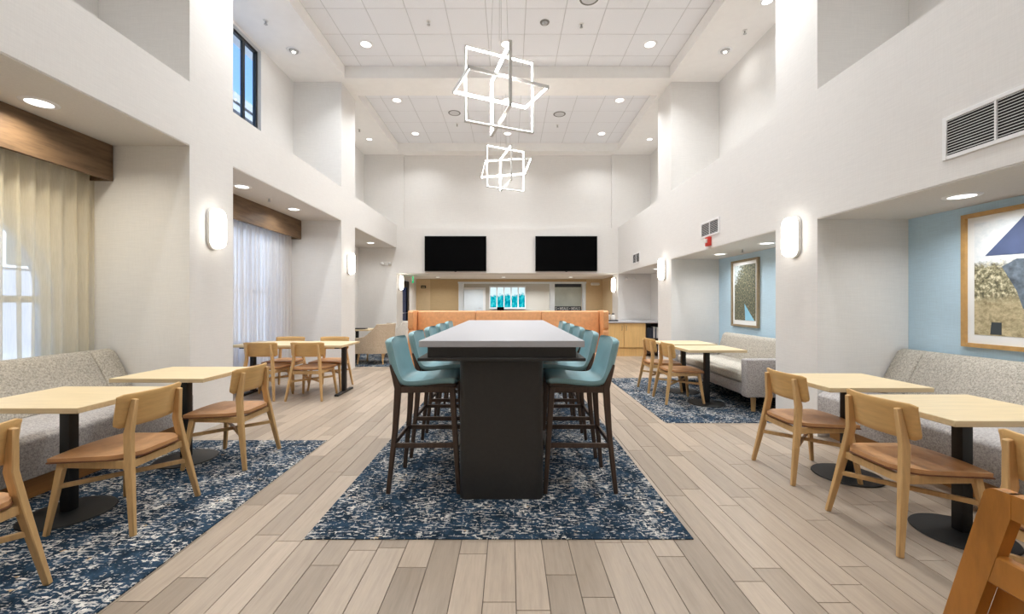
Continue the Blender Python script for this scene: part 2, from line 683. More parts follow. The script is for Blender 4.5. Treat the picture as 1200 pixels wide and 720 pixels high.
# ------------------------------------------------------------------ main dimensions
XL, XR = -3.22, 3.10            # faces of the side walls (piers)
XLU, XRU = -4.14, 4.02          # backs of the niches
XLW = -4.30                     # window wall inside left alcoves
SOF_L, SOF_R = 2.94, 2.20       # alcove ceilings
LEDGE_L, LEDGE_R = 3.576, 3.50
Z_SOF, Z_TILE = 5.59, 5.81
PIERS = [(-2.6, 1.07), (4.21, 4.87), (8.01, 8.72), (11.92, 12.6)]
BAYS = [(1.07, 4.21), (4.87, 8.01), (8.72, 11.92)]
Y_TV = 11.92
Y_REAR = 14.8

# ---- side walls
ARCH_C, ARCH_R, ARCH_Z, SILL = 3.0, 0.95, 1.38, 0.35
W2 = (5.1, 7.72, 0.35, 2.62)     # lower window 2: y0,y1,z0,z1
W3 = (5.0, 6.97, 4.16, 5.54)     # clerestory window
wl_ = MB()
for a, b in PIERS:
    wl_.box(-4.5, XL, a, b, 0, 6.0)
for a, b in BAYS:
    wl_.box(-4.5, XL, a, b, SOF_L, LEDGE_L)
# upper exterior walls
wl_.box(-4.5, XLU, BAYS[0][0], BAYS[0][1], LEDGE_L, 6.0)
wl_.box(-4.5, XLU, BAYS[2][0], BAYS[2][1], LEDGE_L, 6.0)
y0, y1, z0, z1 = W3
wl_.box(-4.255, XLU, BAYS[1][0], y0, LEDGE_L, 6.0)
wl_.box(-4.255, XLU, y1, BAYS[1][1], LEDGE_L, 6.0)
wl_.box(-4.255, XLU, y0, y1, LEDGE_L, z0)
wl_.box(-4.255, XLU, y0, y1, z1, 6.0)
# lower exterior walls: arched window bay, rectangular window bay, blank bay
NA = 24
a0, a1 = ARCH_C - ARCH_R, ARCH_C + ARCH_R
wl_.box(-4.45, XLW, BAYS[0][0], a0, 0, SOF_L)
wl_.box(-4.45, XLW, a1, BAYS[0][1], 0, SOF_L)
wl_.box(-4.45, XLW, a0, a1, 0, SILL)
arch = [(ARCH_C - ARCH_R * math.cos(PI * k / NA), ARCH_Z + ARCH_R * math.sin(PI * k / NA)) for k in range(NA + 1)]
for p, q in zip(arch, arch[1:]):
    wl_.prism([p, q, (q[0], SOF_L), (p[0], SOF_L)], 'x', -4.45, XLW)
y0, y1, z0, z1 = W2
wl_.box(-4.45, XLW, BAYS[1][0], y0, 0, SOF_L)
wl_.box(-4.45, XLW, y1, BAYS[1][1], 0, SOF_L)
wl_.box(-4.45, XLW, y0, y1, 0, z0)
wl_.box(-4.45, XLW, y0, y1, z1, SOF_L)
wl_.box(-4.45, XLW, BAYS[2][0], BAYS[2][1], 0, SOF_L)
wall_left = struct('wall_left', wl_, 'wall')

wr_ = MB()
for a, b in PIERS:
    wr_.box(XR, 4.5, a, b, 0, 6.0)
for a, b in BAYS:
    wr_.box(XR, 4.5, a, b, SOF_R, LEDGE_R)
    wr_.box(XRU, 4.5, a, b, LEDGE_R, 6.0)
    wr_.box(XRU + 0.01, 4.5, a, b, 0, SOF_R)
wall_right = struct('wall_right', wr_, 'wall')
for a, b in BAYS[:2]:
    part('accent_wallcovering', MB().box(XRU - 0.004, XRU + 0.008, a + 0.001, b - 0.001, 0, SOF_R - 0.001), 'blue', wall_right)
# painted undersides of the alcoves (their ceilings)
for a, b in BAYS:
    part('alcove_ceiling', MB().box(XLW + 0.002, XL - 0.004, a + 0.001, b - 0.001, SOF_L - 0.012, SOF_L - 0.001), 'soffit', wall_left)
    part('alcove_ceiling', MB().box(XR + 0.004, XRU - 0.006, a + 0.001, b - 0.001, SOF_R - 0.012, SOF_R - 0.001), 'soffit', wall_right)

# ---- back wall with television band, and the wall behind the camera
wb = MB()
wb.box(XL, XR, 11.99, 12.6, 3.50, 6.0)
wb.box(XL, XR, Y_TV, 12.6, 2.21, 3.50)
wb.box(XL, -3.02, Y_TV, 11.99, 3.50, 6.0)
wb.box(2.92, XR, Y_TV, 11.99, 3.50, 6.0)
struct('wall_back', wb, 'wall')
struct('wall_front', MB().box(-4.5, 4.5, -2.8, -2.6, 0, 6.0), 'wall')

# ---- ceiling: drywall perimeter, beams, tile bays
TX0, TX1 = -3.10, 3.02
TB = [(-1.6, 7.87), (8.54, 11.63)]
cl = MB()
cl.box(-4.5, TX0, -2.6, 11.92, Z_SOF, 6.02)
cl.box(TX1, 4.5, -2.6, 11.92, Z_SOF, 6.02)
cl.box(TX0, TX1, -2.6, TB[0][0], Z_SOF, 6.02)
cl.box(TX0, TX1, TB[0][1], TB[1][0], Z_SOF, 6.02)
cl.box(TX0, TX1, TB[1][1], 11.99, Z_SOF, 6.02)
for a, b in TB:
    cl.box(TX0, TX1, a, b, Z_TILE + 0.03, 6.02)
ceiling = struct('ceiling', cl, 'paint')
T = 0.607
gridm = MB()
tile_cache = {}
for bi, (ya, yb) in enumerate(TB):
    ref = 6.33 if bi == 0 else 9.10
    ys = [ya, yb]
    k = ref
    while k > ya + 0.03:
        ys.append(k)
        k -= T
    k = ref + T
    while k < yb - 0.03:
        ys.append(k)
        k += T
    ys = sorted(set(ys))
    xs = [TX0, TX1]
    k = -0.359
    while k > TX0 + 0.03:
        xs.append(k)
        k -= T
    k = -0.359 + T
    while k < TX1 - 0.03:
        xs.append(k)
        k += T
    xs = sorted(set(xs))
    for i in range(len(xs) - 1):
        for j in range(len(ys) - 1):
            w, d = xs[i + 1] - xs[i] - 0.012, ys[j + 1] - ys[j] - 0.012
            key = (round(w, 3), round(d, 3))
            if key not in tile_cache:
                me = MB().box(-w / 2, w / 2, -d / 2, d / 2, 0, 0.02).mesh('ceiling_tile', 0.003, 1)
                me.materials.append(M['tile'])
                tile_cache[key] = me
            o = bpy.data.objects.new('ceiling_tile', tile_cache[key])
            COL.objects.link(o)
            o.parent = ceiling
            o.location = ((xs[i] + xs[i + 1]) / 2, (ys[j] + ys[j + 1]) / 2, Z_TILE)
    for x in xs:
        gridm.box(x - 0.006, x + 0.006, ya, yb, Z_TILE + 0.003, Z_TILE + 0.028)
    for y in ys:
        gridm.box(TX0, TX1, y - 0.006, y + 0.006, Z_TILE + 0.0035, Z_TILE + 0.027)
part('ceiling_grid', gridm, 'grid', ceiling)

# ---- floor: plank tiles
fl = MB().box(-4.5, 4.5, -2.6, 18.2, -0.12, -0.004)
floor = struct('floor', fl, 'grout')
PW, PL = 0.150, 0.90
RUGS = [(-1.168, 1.045, 2.37, 6.9), (-3.28, -1.78, 1.08, 4.08), (1.75, 4.0, 4.68, 7.5), (-4.2, -2.39, 8.86, 11.6)]
planks = []
nx = int(9.0 / PW)
for i in range(nx):
    x0 = -4.5 + i * PW + 0.03
    off = random.random() * PL
    y = -0.3 - off
    while y < 18.1:
        planks.append((x0, y, PL))
        y += PL
def hidden(x0, y0, l):
    xm = x0 + PW / 2
    for a, b, c, d in RUGS:
        if x0 >= a and x0 + PW <= b and y0 >= c and y0 + l <= d:
            return True
    lim = (XL - 0.02, XR) if any(p[0] <= y0 and y0 + l <= p[1] for p in PIERS) else (-4.3, 4.02)
    if xm < lim[0] or xm > lim[1]:
        return True
    return False
def in_view(x0, y0, l):
    yc = y0 + l
    if yc < 1.80:
        return False
    px = 597 + 490 * (x0 + PW / 2) / max(yc, 0.1)
    return -20 < px < 1220
cand = [p for p in planks if not hidden(*p) and in_view(*p)]
cand.sort(key=lambda p: p[1])
single = set(cand[:300])
G = 0.0018
pm = MB().box(G, PW - G, G, PL - G, -0.012, 0).mesh('plank', 0.001, 1)
pm.materials.append(M['plank'])
for p in cand[:300]:
    o = bpy.data.objects.new('plank', pm)
    COL.objects.link(o)
    o.parent = floor
    o.location = (p[0], p[1], 0)
fld = MB()
tones = []
for p in planks:
    if p in single:
        continue
    fld.box(p[0] + G, p[0] + PW - G, p[1] + G, p[1] + PL - G, -0.012, 0)
    tones += [random.random()] * 6
fo = part('plank_field', fld, 'plank_f', floor, smooth=0)
at = fo.data.attributes.new('tone', 'FLOAT', 'FACE')
at.data.foreach_set('value', tones)
fo['kind'] = 'stuff'

# ---- carpets
def carpet(r, label):
    out = [(r[0], r[2]), (r[1], r[2]), (r[1], r[3]), (r[0], r[3])]
    if r[2] < 4.87 < r[3] and r[1] > XR:          # cut round the right pier
        out = [(r[0], r[2]), (XR - 0.005, r[2]), (XR - 0.005, 4.875), (r[1], 4.875), (r[1], r[3]), (r[0], r[3])]
    o = part('carpet', MB().prism(out, 'z', 0.0005, 0.007), 'carpet', None, 0.002, 1)
    return tag(o, label, 'carpet')
carpet(RUGS[0], 'navy flecked rectangular carpet under the long bar table')
carpet(RUGS[1], 'navy flecked carpet beneath the left window banquette tables')
carpet(RUGS[2], 'navy flecked carpet under the settee tables of the right alcove')
carpet(RUGS[3], 'navy flecked carpet under the far left tub armchairs')

# ---- rear zone beyond the television band
rz_ = MB()
OX0, OX1, OZ0, OZ1 = -1.80, 2.70, 0.92, 2.08
rz_.box(-3.6, OX0, Y_REAR, Y_REAR + 0.15, 0, 2.25)
rz_.box(OX1, 3.6, Y_REAR, Y_REAR + 0.15, 0, 2.25)
rz_.box(OX0, OX1, Y_REAR, Y_REAR + 0.15, 0, OZ0)
rz_.box(OX0, OX1, Y_REAR, Y_REAR + 0.15, OZ1, 2.25)
struct('wall_rear', rz_, 'beige')
struct('trim_1', MB().box(-2.80, OX0 - 0.02, Y_REAR - 0.012, Y_REAR, 0, 2.2), 'beige2')
struct('trim_2', MB().box(-2.80, OX1 + 0.02, Y_REAR - 0.013, Y_REAR, OZ1 + 0.03, 2.2), 'beige2')
struct('wall_rear_left', MB().box(-3.6, -3.30, 12.6, 12.68, 0, 2.25).box(-3.6, -3.30, 13.80, Y_REAR, 0, 2.25).box(-3.6, -3.30, 12.68, 13.80, 2.08, 2.25), 'wall')
struct('wall_rear_right', MB().box(3.30, 3.6, 12.6, Y_REAR, 0, 2.25), 'beige')
struct('ceiling_rear', MB().box(-3.6, 3.6, 12.6, 18.2, 2.21, 2.35), 'paint')
# office beyond the pass-through
struct('wall_office', MB().box(-3.6, 3.6, 17.5, 17.65, 0, 2.21).box(-3.6, -3.4, Y_REAR + 0.15, 17.5, 0, 2.21).box(3.4, 3.6, Y_REAR + 0.15, 17.5, 0, 2.21), 'office_wall')
# pass-through frame
w4 = thing('window_4', 'white framed pass-through opening in the beige rear wall', None)
w4['kind'] = 'structure'
for x0, x1 in ((OX0, OX0 + 0.17), (1.43, 1.60), (OX1 - 0.10, OX1)):
    part('post', MB().box(x0, x1, Y_REAR - 0.03, Y_REAR + 0.18, OZ0, OZ1), 'bluewhite', w4, 0.005, 1)
part('head', MB().box(OX0 - 0.02, OX1 + 0.02, Y_REAR - 0.035, Y_REAR + 0.185, OZ1 - 0.03, OZ1 + 0.03), 'bluewhite', w4)
part('sill', MB().box(OX0 - 0.02, OX1 + 0.02, Y_REAR - 0.06, Y_REAR + 0.2, OZ0 - 0.03, OZ0), 'bluewhite', w4)
# white office door
d2 = thing('door_2', 'pale blue-white flush door inside the office behind the pass-through', None, (0, 0, 0))
d2['kind'] = 'structure'
part('leaf', MB().box(-1.90, -1.10, 17.44, 17.49, 0, 1.93), 'bluewhite', d2, 0.004, 1)
fr = MB().box(-2.0, -1.9, 17.42, 17.5, 0, 2.01).box(-1.10, -1.0, 17.42, 17.5, 0, 2.01).box(-1.9, -1.1, 17.42, 17.5, 1.93, 2.01)
part('frame', fr, 'trimwhite', d2)
part('lever', MB().tube([(-1.17, 17.43, 1.16), (-1.17, 17.38, 1.16), (-1.28, 17.38, 1.16)], 0.012), 'silver', d2)
# aqua window with five panes
w5 = thing('window_5', 'five-pane window showing aqua trees in the office', None)
w5['kind'] = 'structure'
wx0, wx1, wz0, wz1 = -0.82, 0.66, 1.15, 2.04
pw5 = (wx1 - wx0) / 5
for k in range(5):
    part('pane', MB().box(wx0 + k * pw5 + 0.02, wx0 + (k + 1) * pw5 - 0.02, 17.46, 17.475, wz0 + 0.03, wz1 - 0.03), 'mural', w5)
for k in range(6):
    part('mullion', MB().box(wx0 + k * pw5 - 0.022, wx0 + k * pw5 + 0.022, 17.43, 17.49, wz0, wz1), 'trimwhite', w5)
for z in (wz0, wz1):
    part('rail', MB().box(wx0 - 0.02, wx1 + 0.02, 17.428, 17.488, z - 0.03, z + 0.03), 'trimwhite', w5)
# frosted service panel with lettering band
sp = thing('service_screen', 'pale frosted panel with dark lettered band right of the pass-through post', 'screen', (0, 0, 0))
part('panel', MB().box(1.63, 2.62, 15.30, 15.32, 1.20, 2.02), 'paleglass', sp)
part('dark_top', MB().box(1.63, 2.62, 15.285, 15.30, 1.94, 2.06), 'dark_print', sp)
part('dark_band', MB().box(1.63, 2.62, 15.285, 15.30, 1.02, 1.24), 'dark_print', sp)
part('support', MB().box(1.66, 2.60, 15.29, 15.33, 0, 1.02), 'wall_in', sp)


def text_mesh(name, body, size, mat, loc, rot, parent, depth=0.003, sx=1.0):
    cu = bpy.data.curves.new(name, 'FONT')
    cu.body = body
    cu.size = size
    cu.extrude = depth
    cu.align_x = 'CENTER'
    cu.align_y = 'CENTER'
    cu.offset = size * 0.012
    ob = bpy.data.objects.new(name, cu)
    COL.objects.link(ob)
    bpy.context.view_layer.update()
    dg = bpy.context.evaluated_depsgraph_get()
    me = bpy.data.meshes.new_from_object(ob.evaluated_get(dg))
    bpy.data.objects.remove(ob)
    me.name = name
    me.materials.clear()
    me.materials.append(M[mat])
    o = bpy.data.objects.new(name, me)
    COL.objects.link(o)
    o.location = loc
    o.rotation_euler = rot
    o.scale = (sx, 1, 1)
    if parent is not None:
        o.parent = parent
    return o


text_mesh('lettering', 'S \u2022 MEALS \u2022 MEALS', 0.155, 'trimwhite', (2.13, 15.28, 1.15), (PI / 2, 0, 0), sp, sx=0.72)
# office equipment on a counter
oc = thing('office_counter', 'white back counter beneath the aqua office window', 'counter', (0, 0, 0))
part('counter_top', MB().box(-0.95, 1.30, 16.85, 17.42, 0.99, 1.03), 'quartz', oc, 0.004, 1)
part('base', MB().box(-0.90, 1.25, 16.90, 17.42, 0, 0.99), 'bluewhite', oc)
mn = thing('monitor', 'small dark monitor standing on the office counter', 'monitor', (-0.36, 16.95, 1.03))
part('stand', MB().box(-0.06, 0.06, -0.04, 0.06, 0, 0.02).box(-0.015, 0.015, -0.01, 0.01, 0.02, 0.06), 'black', mn)
part('screen', MB().box(-0.14, 0.14, -0.015, 0.015, 0.03, 0.17), 'screen', mn, 0.004, 1)

# dark glazed side door
d1 = thing('door_1', 'dark metal door with tall blue-grey glass at the left end', None)
d1['kind'] = 'structure'
part('stile', MB().box(-3.36, -3.31, 12.70, 12.86, 0, 2.06), 'aluminium', d1)
part('stile', MB().box(-3.36, -3.31, 13.58, 13.78, 0, 2.06), 'aluminium', d1)
part('rail', MB().box(-3.36, -3.31, 12.86, 13.58, 1.86, 2.06), 'aluminium', d1)
part('rail', MB().box(-3.36, -3.31, 12.86, 13.58, 0, 0.25), 'aluminium', d1)
part('glass_pane', MB().box(-3.345, -3.335, 12.86, 13.58, 0.25, 1.86), 'glass_tint', d1)
part('push_bar', MB().tube([(-3.31, 12.80, 1.05), (-3.26, 12.80, 1.05), (-3.26, 13.62, 1.05), (-3.31, 13.62, 1.05)], 0.016), 'silver', d1)

# ---- windows of the left side
w1 = thing('window_1', 'arched window behind the near sheer curtain', None)
w1['kind'] = 'structure'
inner = [(ARCH_C - (ARCH_R - 0.06) * math.cos(PI * k / NA), ARCH_Z + (ARCH_R - 0.06) * math.sin(PI * k / NA)) for k in range(NA + 1)]
fr = MB()
for k in range(NA):
    fr.prism([inner[k], inner[k + 1], arch[k + 1], arch[k]], 'x', -4.42, -4.36)
fr.box(-4.42, -4.36, a0, a0 + 0.06, SILL, ARCH_Z).box(-4.42, -4.36, a1 - 0.06, a1, SILL, ARCH_Z).box(-4.42, -4.36, a0, a1, SILL, SILL + 0.06)
part('window_frame', fr, 'trimwhite', w1)
part('mullion', MB().box(-4.41, -4.37, ARCH_C - 0.02, ARCH_C + 0.02, SILL + 0.06, ARCH_Z + ARCH_R - 0.06), 'trimwhite', w1)
part('transom', MB().box(-4.411, -4.371, a0 + 0.06, a1 - 0.06, ARCH_Z - 0.03, ARCH_Z + 0.03), 'trimwhite', w1)
pan = [(a1 - 0.05, SILL + 0.05), (a1 - 0.05, ARCH_Z)] + [(p[0], p[1]) for p in reversed(inner)] + [(a0 + 0.05, SILL + 0.05)]
part('pane', MB().prism(pan, 'x', -4.394, -4.386), 'glass', w1)
w2 = thing('window_2', 'wide window behind the second sheer curtain', None)
w2['kind'] = 'structure'
y0, y1, z0, z1 = W2
fr = MB().box(-4.42, -4.36, y0, y1, z0, z0 + 0.05).box(-4.42, -4.36, y0, y1, z1 - 0.05, z1).box(-4.42, -4.36, y0, y0 + 0.05, z0, z1).box(-4.42, -4.36, y1 - 0.05, y1, z0, z1)
part('window_frame', fr, 'trimwhite', w2)
part('mullion', MB().box(-4.415, -4.365, 6.38, 6.44, z0 + 0.05, z1 - 0.05), 'trimwhite', w2)
part('transom', MB().box(-4.413, -4.367, y0 + 0.05, y1 - 0.05, 1.52, 1.57), 'trimwhite', w2)
for ya, yb in ((y0 + 0.05, 6.38), (6.44, y1 - 0.05)):
    part('pane', MB().box(-4.394, -4.386, ya, yb, z0 + 0.05, z1 - 0.05), 'glass', w2)
w3 = thing('window_3', 'black framed clerestory window with blue sky high on the left wall', None)
w3['kind'] = 'structure'
y0, y1, z0, z1 = W3
part('window_frame', MB().box(-4.25, -4.20, y0, y1, z0, z0 + 0.05).box(-4.25, -4.20, y0, y1, z1 - 0.05, z1).box(-4.25, -4.20, y0, y0 + 0.05, z0, z1).box(-4.25, -4.20, y1 - 0.05, y1, z0, z1), 'aluminium', w3)
for ym in (5.55, 6.62):
    part('mullion', MB().box(-4.245, -4.205, ym - 0.028, ym + 0.028, z0 + 0.05, z1 - 0.05), 'aluminium', w3)
for ya, yb in ((y0 + 0.05, 5.52), (5.58, 6.59), (6.65, y1 - 0.05)):
    part('pane', MB().box(-4.229, -4.221, ya, yb, z0 + 0.05, z1 - 0.05), 'glass', w3)

# ---- outdoors: paving and neighbouring building
struct('ground_outside', MB().box(-60, -4.6, -30, 60, -0.3, -0.05), 'ground')
nb = thing('neighbouring_building', 'white parapet of a building seen through the clerestory window', 'building', (-22, 34, -0.05))
part('wall', MB().box(-6, 0, -14, 16, 0, 16.7), 'render_grey', nb)
part('parapet', MB().box(-6.3, 0.35, -14.3, 16.3, 16.7, 17.25), 'parapet', nb)
part('coping', MB().box(-6.4, 0.5, -14.4, 16.4, 17.35, 18.0), 'parapet', nb)
part('shadow_joint', MB().box(-6.2, 0.2, -14.2, 16.2, 17.25, 17.35), 'greyduct', nb)

an = thing('annex_building', 'pale sunlit low building faintly seen through the near sheer curtain', 'building', (-14, 12, -0.05))
part('wall', MB().box(-4, 0, -18, 20, 0, 5.4), 'annex', an)
part('parapet', MB().box(-4.1, 0.1, -18.1, 20.1, 5.4, 5.65), 'annex', an)
for yy in (-12.0, -8.0, -4.0, 0.2, 4.4, 8.6, 12.8, 17.0):
    f = part('window', MB().box(0.0, 0.06, yy - 0.7, yy + 0.7, 2.4, 3.9), 'trimwhite', an)
    part('pane', MB().box(0.06, 0.075, yy - 0.62, yy + 0.62, 2.48, 3.82), 'greyduct', f)


# ------------------------------------------------------------------ curtains and valances
def curtain(name, x, y0, y1, z0, z1, n, mat, label):
    mb = MB()
    steps = n * 10
    rnd = [random.uniform(0.6, 1.25) for _ in range(n + 2)]
    vs, fs = [], []
    rows = [z0, z0 + 0.3 * (z1 - z0), z0 + 0.6 * (z1 - z0), z1 - 0.12, z1]
    for i in range(steps + 1):
        ph = i / 10.0
        a = rnd[int(ph)] * (1 - ph % 1) + rnd[int(ph) + 1] * (ph % 1)
        w = math.sin(2 * PI * ph)
        w = math.copysign(abs(w) ** 0.75, w)
        for r, z in enumerate(rows):
            amp = 0.046 * a * (1.0, 1.05, 1.0, 0.85, 0.6)[r]
            dy = 0.012 * math.sin(3.1 * ph + r)
            vs.append((x + amp * w, y0 + (y1 - y0) * i / steps + dy * (1 if 0 < i < steps else 0), z))
    R = len(rows)
    for i in range(steps):
        for r in range(R - 1):
            fs.append((i * R + r, (i + 1) * R + r, (i + 1) * R + r + 1, i * R + r + 1))
    mb.add(vs, fs)
    o = part(name, mb, mat, None, smooth=80)
    return tag(o, label, 'curtain', 'sheer curtains at the left windows')


curtain('sheer_curtain', -4.16, 1.12, 4.19, 0.02, 2.62, 26, 'sheer1', 'pleated sheer curtain with warm lamplight tinted in, behind the near left banquette')
curtain('sheer_curtain', -4.16, 4.90, 7.99, 0.02, 2.62, 28, 'sheer2', 'white pleated sheer curtain behind the four-seat table')
for y0, y1, lab in ((1.09, 4.20, 'walnut wood valance box over the near sheer curtain'), (4.88, 8.0, 'walnut wood valance box over the second white curtain')):
    v = thing('curtain_valance', lab, 'valance', (0, 0, 2.57), 0, 'walnut curtain valances')
    part('fascia', MB().box(-4.02, -3.98, y0, y1, 0, SOF_L - 2.57 - 0.013), 'walnut', v, 0.002, 1)
    part('return_board', MB().box(-4.29, -4.02, y1 - 0.03, y1, 0, SOF_L - 2.57 - 0.013), 'walnut', v, 0.002, 1)
    part('curtain_track', MB().box(-4.18, -4.14, y0 + 0.03, y1 - 0.04, 0.06, 0.09), 'black', v)


# ------------------------------------------------------------------ lamps in the ceilings
def add_lamp(parent, power, color=(0.975, 0.99, 1.0), size=0.16, z=-0.012, spread=170, rot=None):
    ld = bpy.data.lights.new('lamp', 'AREA')
    ld.shape = 'DISK'
    ld.size = size
    ld.energy = power
    ld.color = color
    ld.spread = math.radians(spread)
    lo = bpy.data.objects.new('lamp', ld)
    COL.objects.link(lo)
    lo.parent = parent
    lo.location = (0, 0, z)
    if rot:
        lo.rotation_euler = rot
    return lo


ring_me = MB().lathe([(0.082, -0.001), (0.082, -0.008), (0.112, -0.006), (0.118, 0.0), (0.082, 0.0)], 32).mesh('trim_ring', smooth=50)
ring_me.materials.append(M['trimwhite'])
disc_me = MB().lathe([(0, -0.004), (0.084, -0.004), (0.084, 0.0), (0, 0.0)], 32).mesh('diffuser')
disc_me.materials.append(M['diff'])


def downlight(x, y, z, power, label, s=1.0, group='recessed ceiling downlights', color=(0.975, 0.99, 1.0), spread=150):
    t = thing('recessed_downlight', label, 'downlight', (x, y, z), 0, group)
    for nm, me in (('trim_ring', ring_me), ('diffuser', disc_me)):
        o = bpy.data.objects.new(nm, me)
        COL.objects.link(o)
        o.parent = t
        o.scale = (s, s, 1)
    add_lamp(t, power, color, 0.15 * s, spread=spread)
    return t


GC, GS, GA = 'downlights in the tile ceiling', 'high perimeter soffit lights', 'alcove downlights'
for x, nm in ((-2.47, 'left'), (-0.05, 'middle'), (2.42, 'right')):
    downlight(x, 7.20, Z_TILE, P_CEIL, {'left': 'round downlight in tile ceiling just before the cross beam, left end', 'middle': 'round downlight in tile ceiling above the top of the larger pendant', 'right': 'round downlight in tile ceiling just before the cross beam, right end'}[nm], 1.05, GC, spread=122)
    downlight(x, 9.18, Z_TILE, P_CEIL, {'left': 'round downlight just behind the cross beam, left side', 'middle': 'round downlight behind the beam, seen through the larger pendant', 'right': 'round downlight just behind the cross beam, right side'}[nm], 1.05, GC, spread=122)
    downlight(x, 10.98, Z_TILE, P_CEIL * 0.45, {'left': 'round downlight nearest the back wall, left of the pendants', 'middle': 'round downlight nearest the back wall, atop the smaller pendant', 'right': 'round downlight nearest the back wall, right of the pendants'}[nm], 1.05, GC, spread=122)
    for yy, rown in ((4.77, 'over the bar table'), (2.34, 'before the bar table'), (-0.2, 'directly over the camera')):
        downlight(x, yy, Z_TILE, P_CEIL * (1.0 if yy > 4 else 0.52), 'round near-ceiling downlight %s, %s of its row' % (rown, nm), 1.05, GC, spread=122)
for sx, side, xx in ((-1, 'left', -3.62), (1, 'right', 3.62)):
    downlight(xx, 10.80, Z_SOF, P_SOFFIT, 'small soffit downlight in the farthest upper %s niche' % side, 0.8, GS)
    downlight(xx, 3.2, Z_SOF, P_SOFFIT, 'small soffit downlight above the near upper %s niche' % side, 0.8, GS)
    # adjustable twin spot
    t = thing('gimbal_spotlight', 'silver adjustable gimbal spotlight in the upper %s soffit' % side, 'spotlight', (xx, 7.02, Z_SOF), 0, GS)
    part('trim_ring', MB().lathe([(0.075, 0.0), (0.078, -0.006), (0.11, -0.006), (0.115, 0.0)], 28), 'trimwhite', t)
    part('gimbal', MB().lathe([(0, -0.012), (0.04, -0.03), (0.068, -0.02), (0.074, 0.0), (0, 0.0)], 24), 'silver', t)
    part('bulb', MB().lathe([(0, -0.035), (0.028, -0.034), (0.03, -0.026), (0, -0.024)], 18), 'diff', t)
    add_lamp(t, P_SOFFIT, (1, 0.99, 0.97), 0.08, -0.04)
downlight(3.62, 5.87, Z_SOF, P_SOFFIT, 'small soffit downlight at the top edge above the right sconce pier', 0.8, GS)
downlight(-3.62, 5.5, Z_SOF, P_SOFFIT, 'small soffit downlight above the clerestory window', 0.8, GS)

downlight(-3.71, 3.30, SOF_L - 0.012, P_ALCOVE * 1.4, 'alcove downlight in front of the near walnut valance', 1.0, GA, (1, 0.93, 0.80))
downlight(-3.71, 1.7, SOF_L - 0.012, P_ALCOVE * 1.4, 'alcove downlight above the near left corner', 1.0, GA, (1, 0.93, 0.80))
downlight(-3.62, 5.66, SOF_L - 0.012, P_ALCOVE, 'alcove downlight above the four-seat table beside the left pier', 1.0, GA)
downlight(-3.62, 7.02, SOF_L - 0.012, P_ALCOVE, 'alcove downlight near the end of the second walnut valance', 1.0, GA)
downlight(-3.62, 10.9, SOF_L - 0.012, P_ALCOVE, 'alcove downlight above the far left tub armchairs', 1.0, GA)
downlight(3.56, 3.29, SOF_R - 0.012, P_ALCOVE, 'alcove downlight above the right banquette and landscape picture', 1.0, GA)
downlight(3.56, 1.7, SOF_R - 0.012, P_ALCOVE, 'alcove downlight above the near right corner', 1.0, GA)
downlight(3.60, 5.85, SOF_R - 0.012, P_ALCOVE, 'alcove downlight above the settee, nearer of two', 1.0, GA)
downlight(3.60, 7.15, SOF_R - 0.012, P_ALCOVE, 'alcove downlight above the settee, farther of two', 1.0, GA)
downlight(3.60, 10.2, SOF_R - 0.012, P_ALCOVE, 'alcove downlight above the maple cabinets', 1.0, GA)
for x, lab in ((-2.35, 'rear ceiling downlight before the beige wall, left end'), (-0.2, 'rear ceiling downlight before the beige wall, centre'), (2.0, 'rear ceiling downlight before the beige wall, right end')):
    downlight(x, 13.7, 2.21, P_BACK, lab, 0.9, 'rear ceiling downlights')
for x, lab in ((-1.5, 'added office downlight brightening the pale office door'), (-0.1, 'office downlight above the aqua window'), (1.0, 'office downlight above the plain office wall'), (2.1, 'office downlight behind the lettered screen')):  # the lamp by the office door is added to brighten that dim side
    downlight(x, 16.5, 2.21, P_BACK * 1.1, lab, 0.9, 'rear ceiling downlights', (0.95, 0.98, 1))

# ceiling speakers, sprinklers, detector
def speaker(x, y, label):
    t = thing('ceiling_speaker', label, 'speaker', (x, y, Z_TILE), 0, 'ceiling speakers')
    part('rim', MB().lathe([(0.115, -0.004), (0.14, -0.006), (0.145, 0.0), (0.115, 0.0)], 32), 'greyduct', t)
    part('grille', MB().lathe([(0, -0.012), (0.07, -0.01), (0.117, -0.003), (0.117, 0), (0, 0)], 32), 'grid', t)
speaker(-1.29, 9.80, 'round grey ceiling speaker left of the pendants behind the beam')
speaker(1.18, 9.86, 'round grey ceiling speaker right of the pendants behind the beam')
speaker(1.17, 6.12, 'round grey ceiling speaker cut by the top edge of the view')
t = thing('smoke_detector', 'round smoke detector in tile ceiling right of the larger pendant', 'detector', (0.56, 6.64, Z_TILE))
part('base', MB().lathe([(0, -0.012), (0.07, -0.012), (0.075, 0), (0, 0)], 28), 'greyduct', t)
part('head', MB().lathe([(0, -0.04), (0.03, -0.038), (0.045, -0.012), (0, -0.012)], 24), 'silver', t)


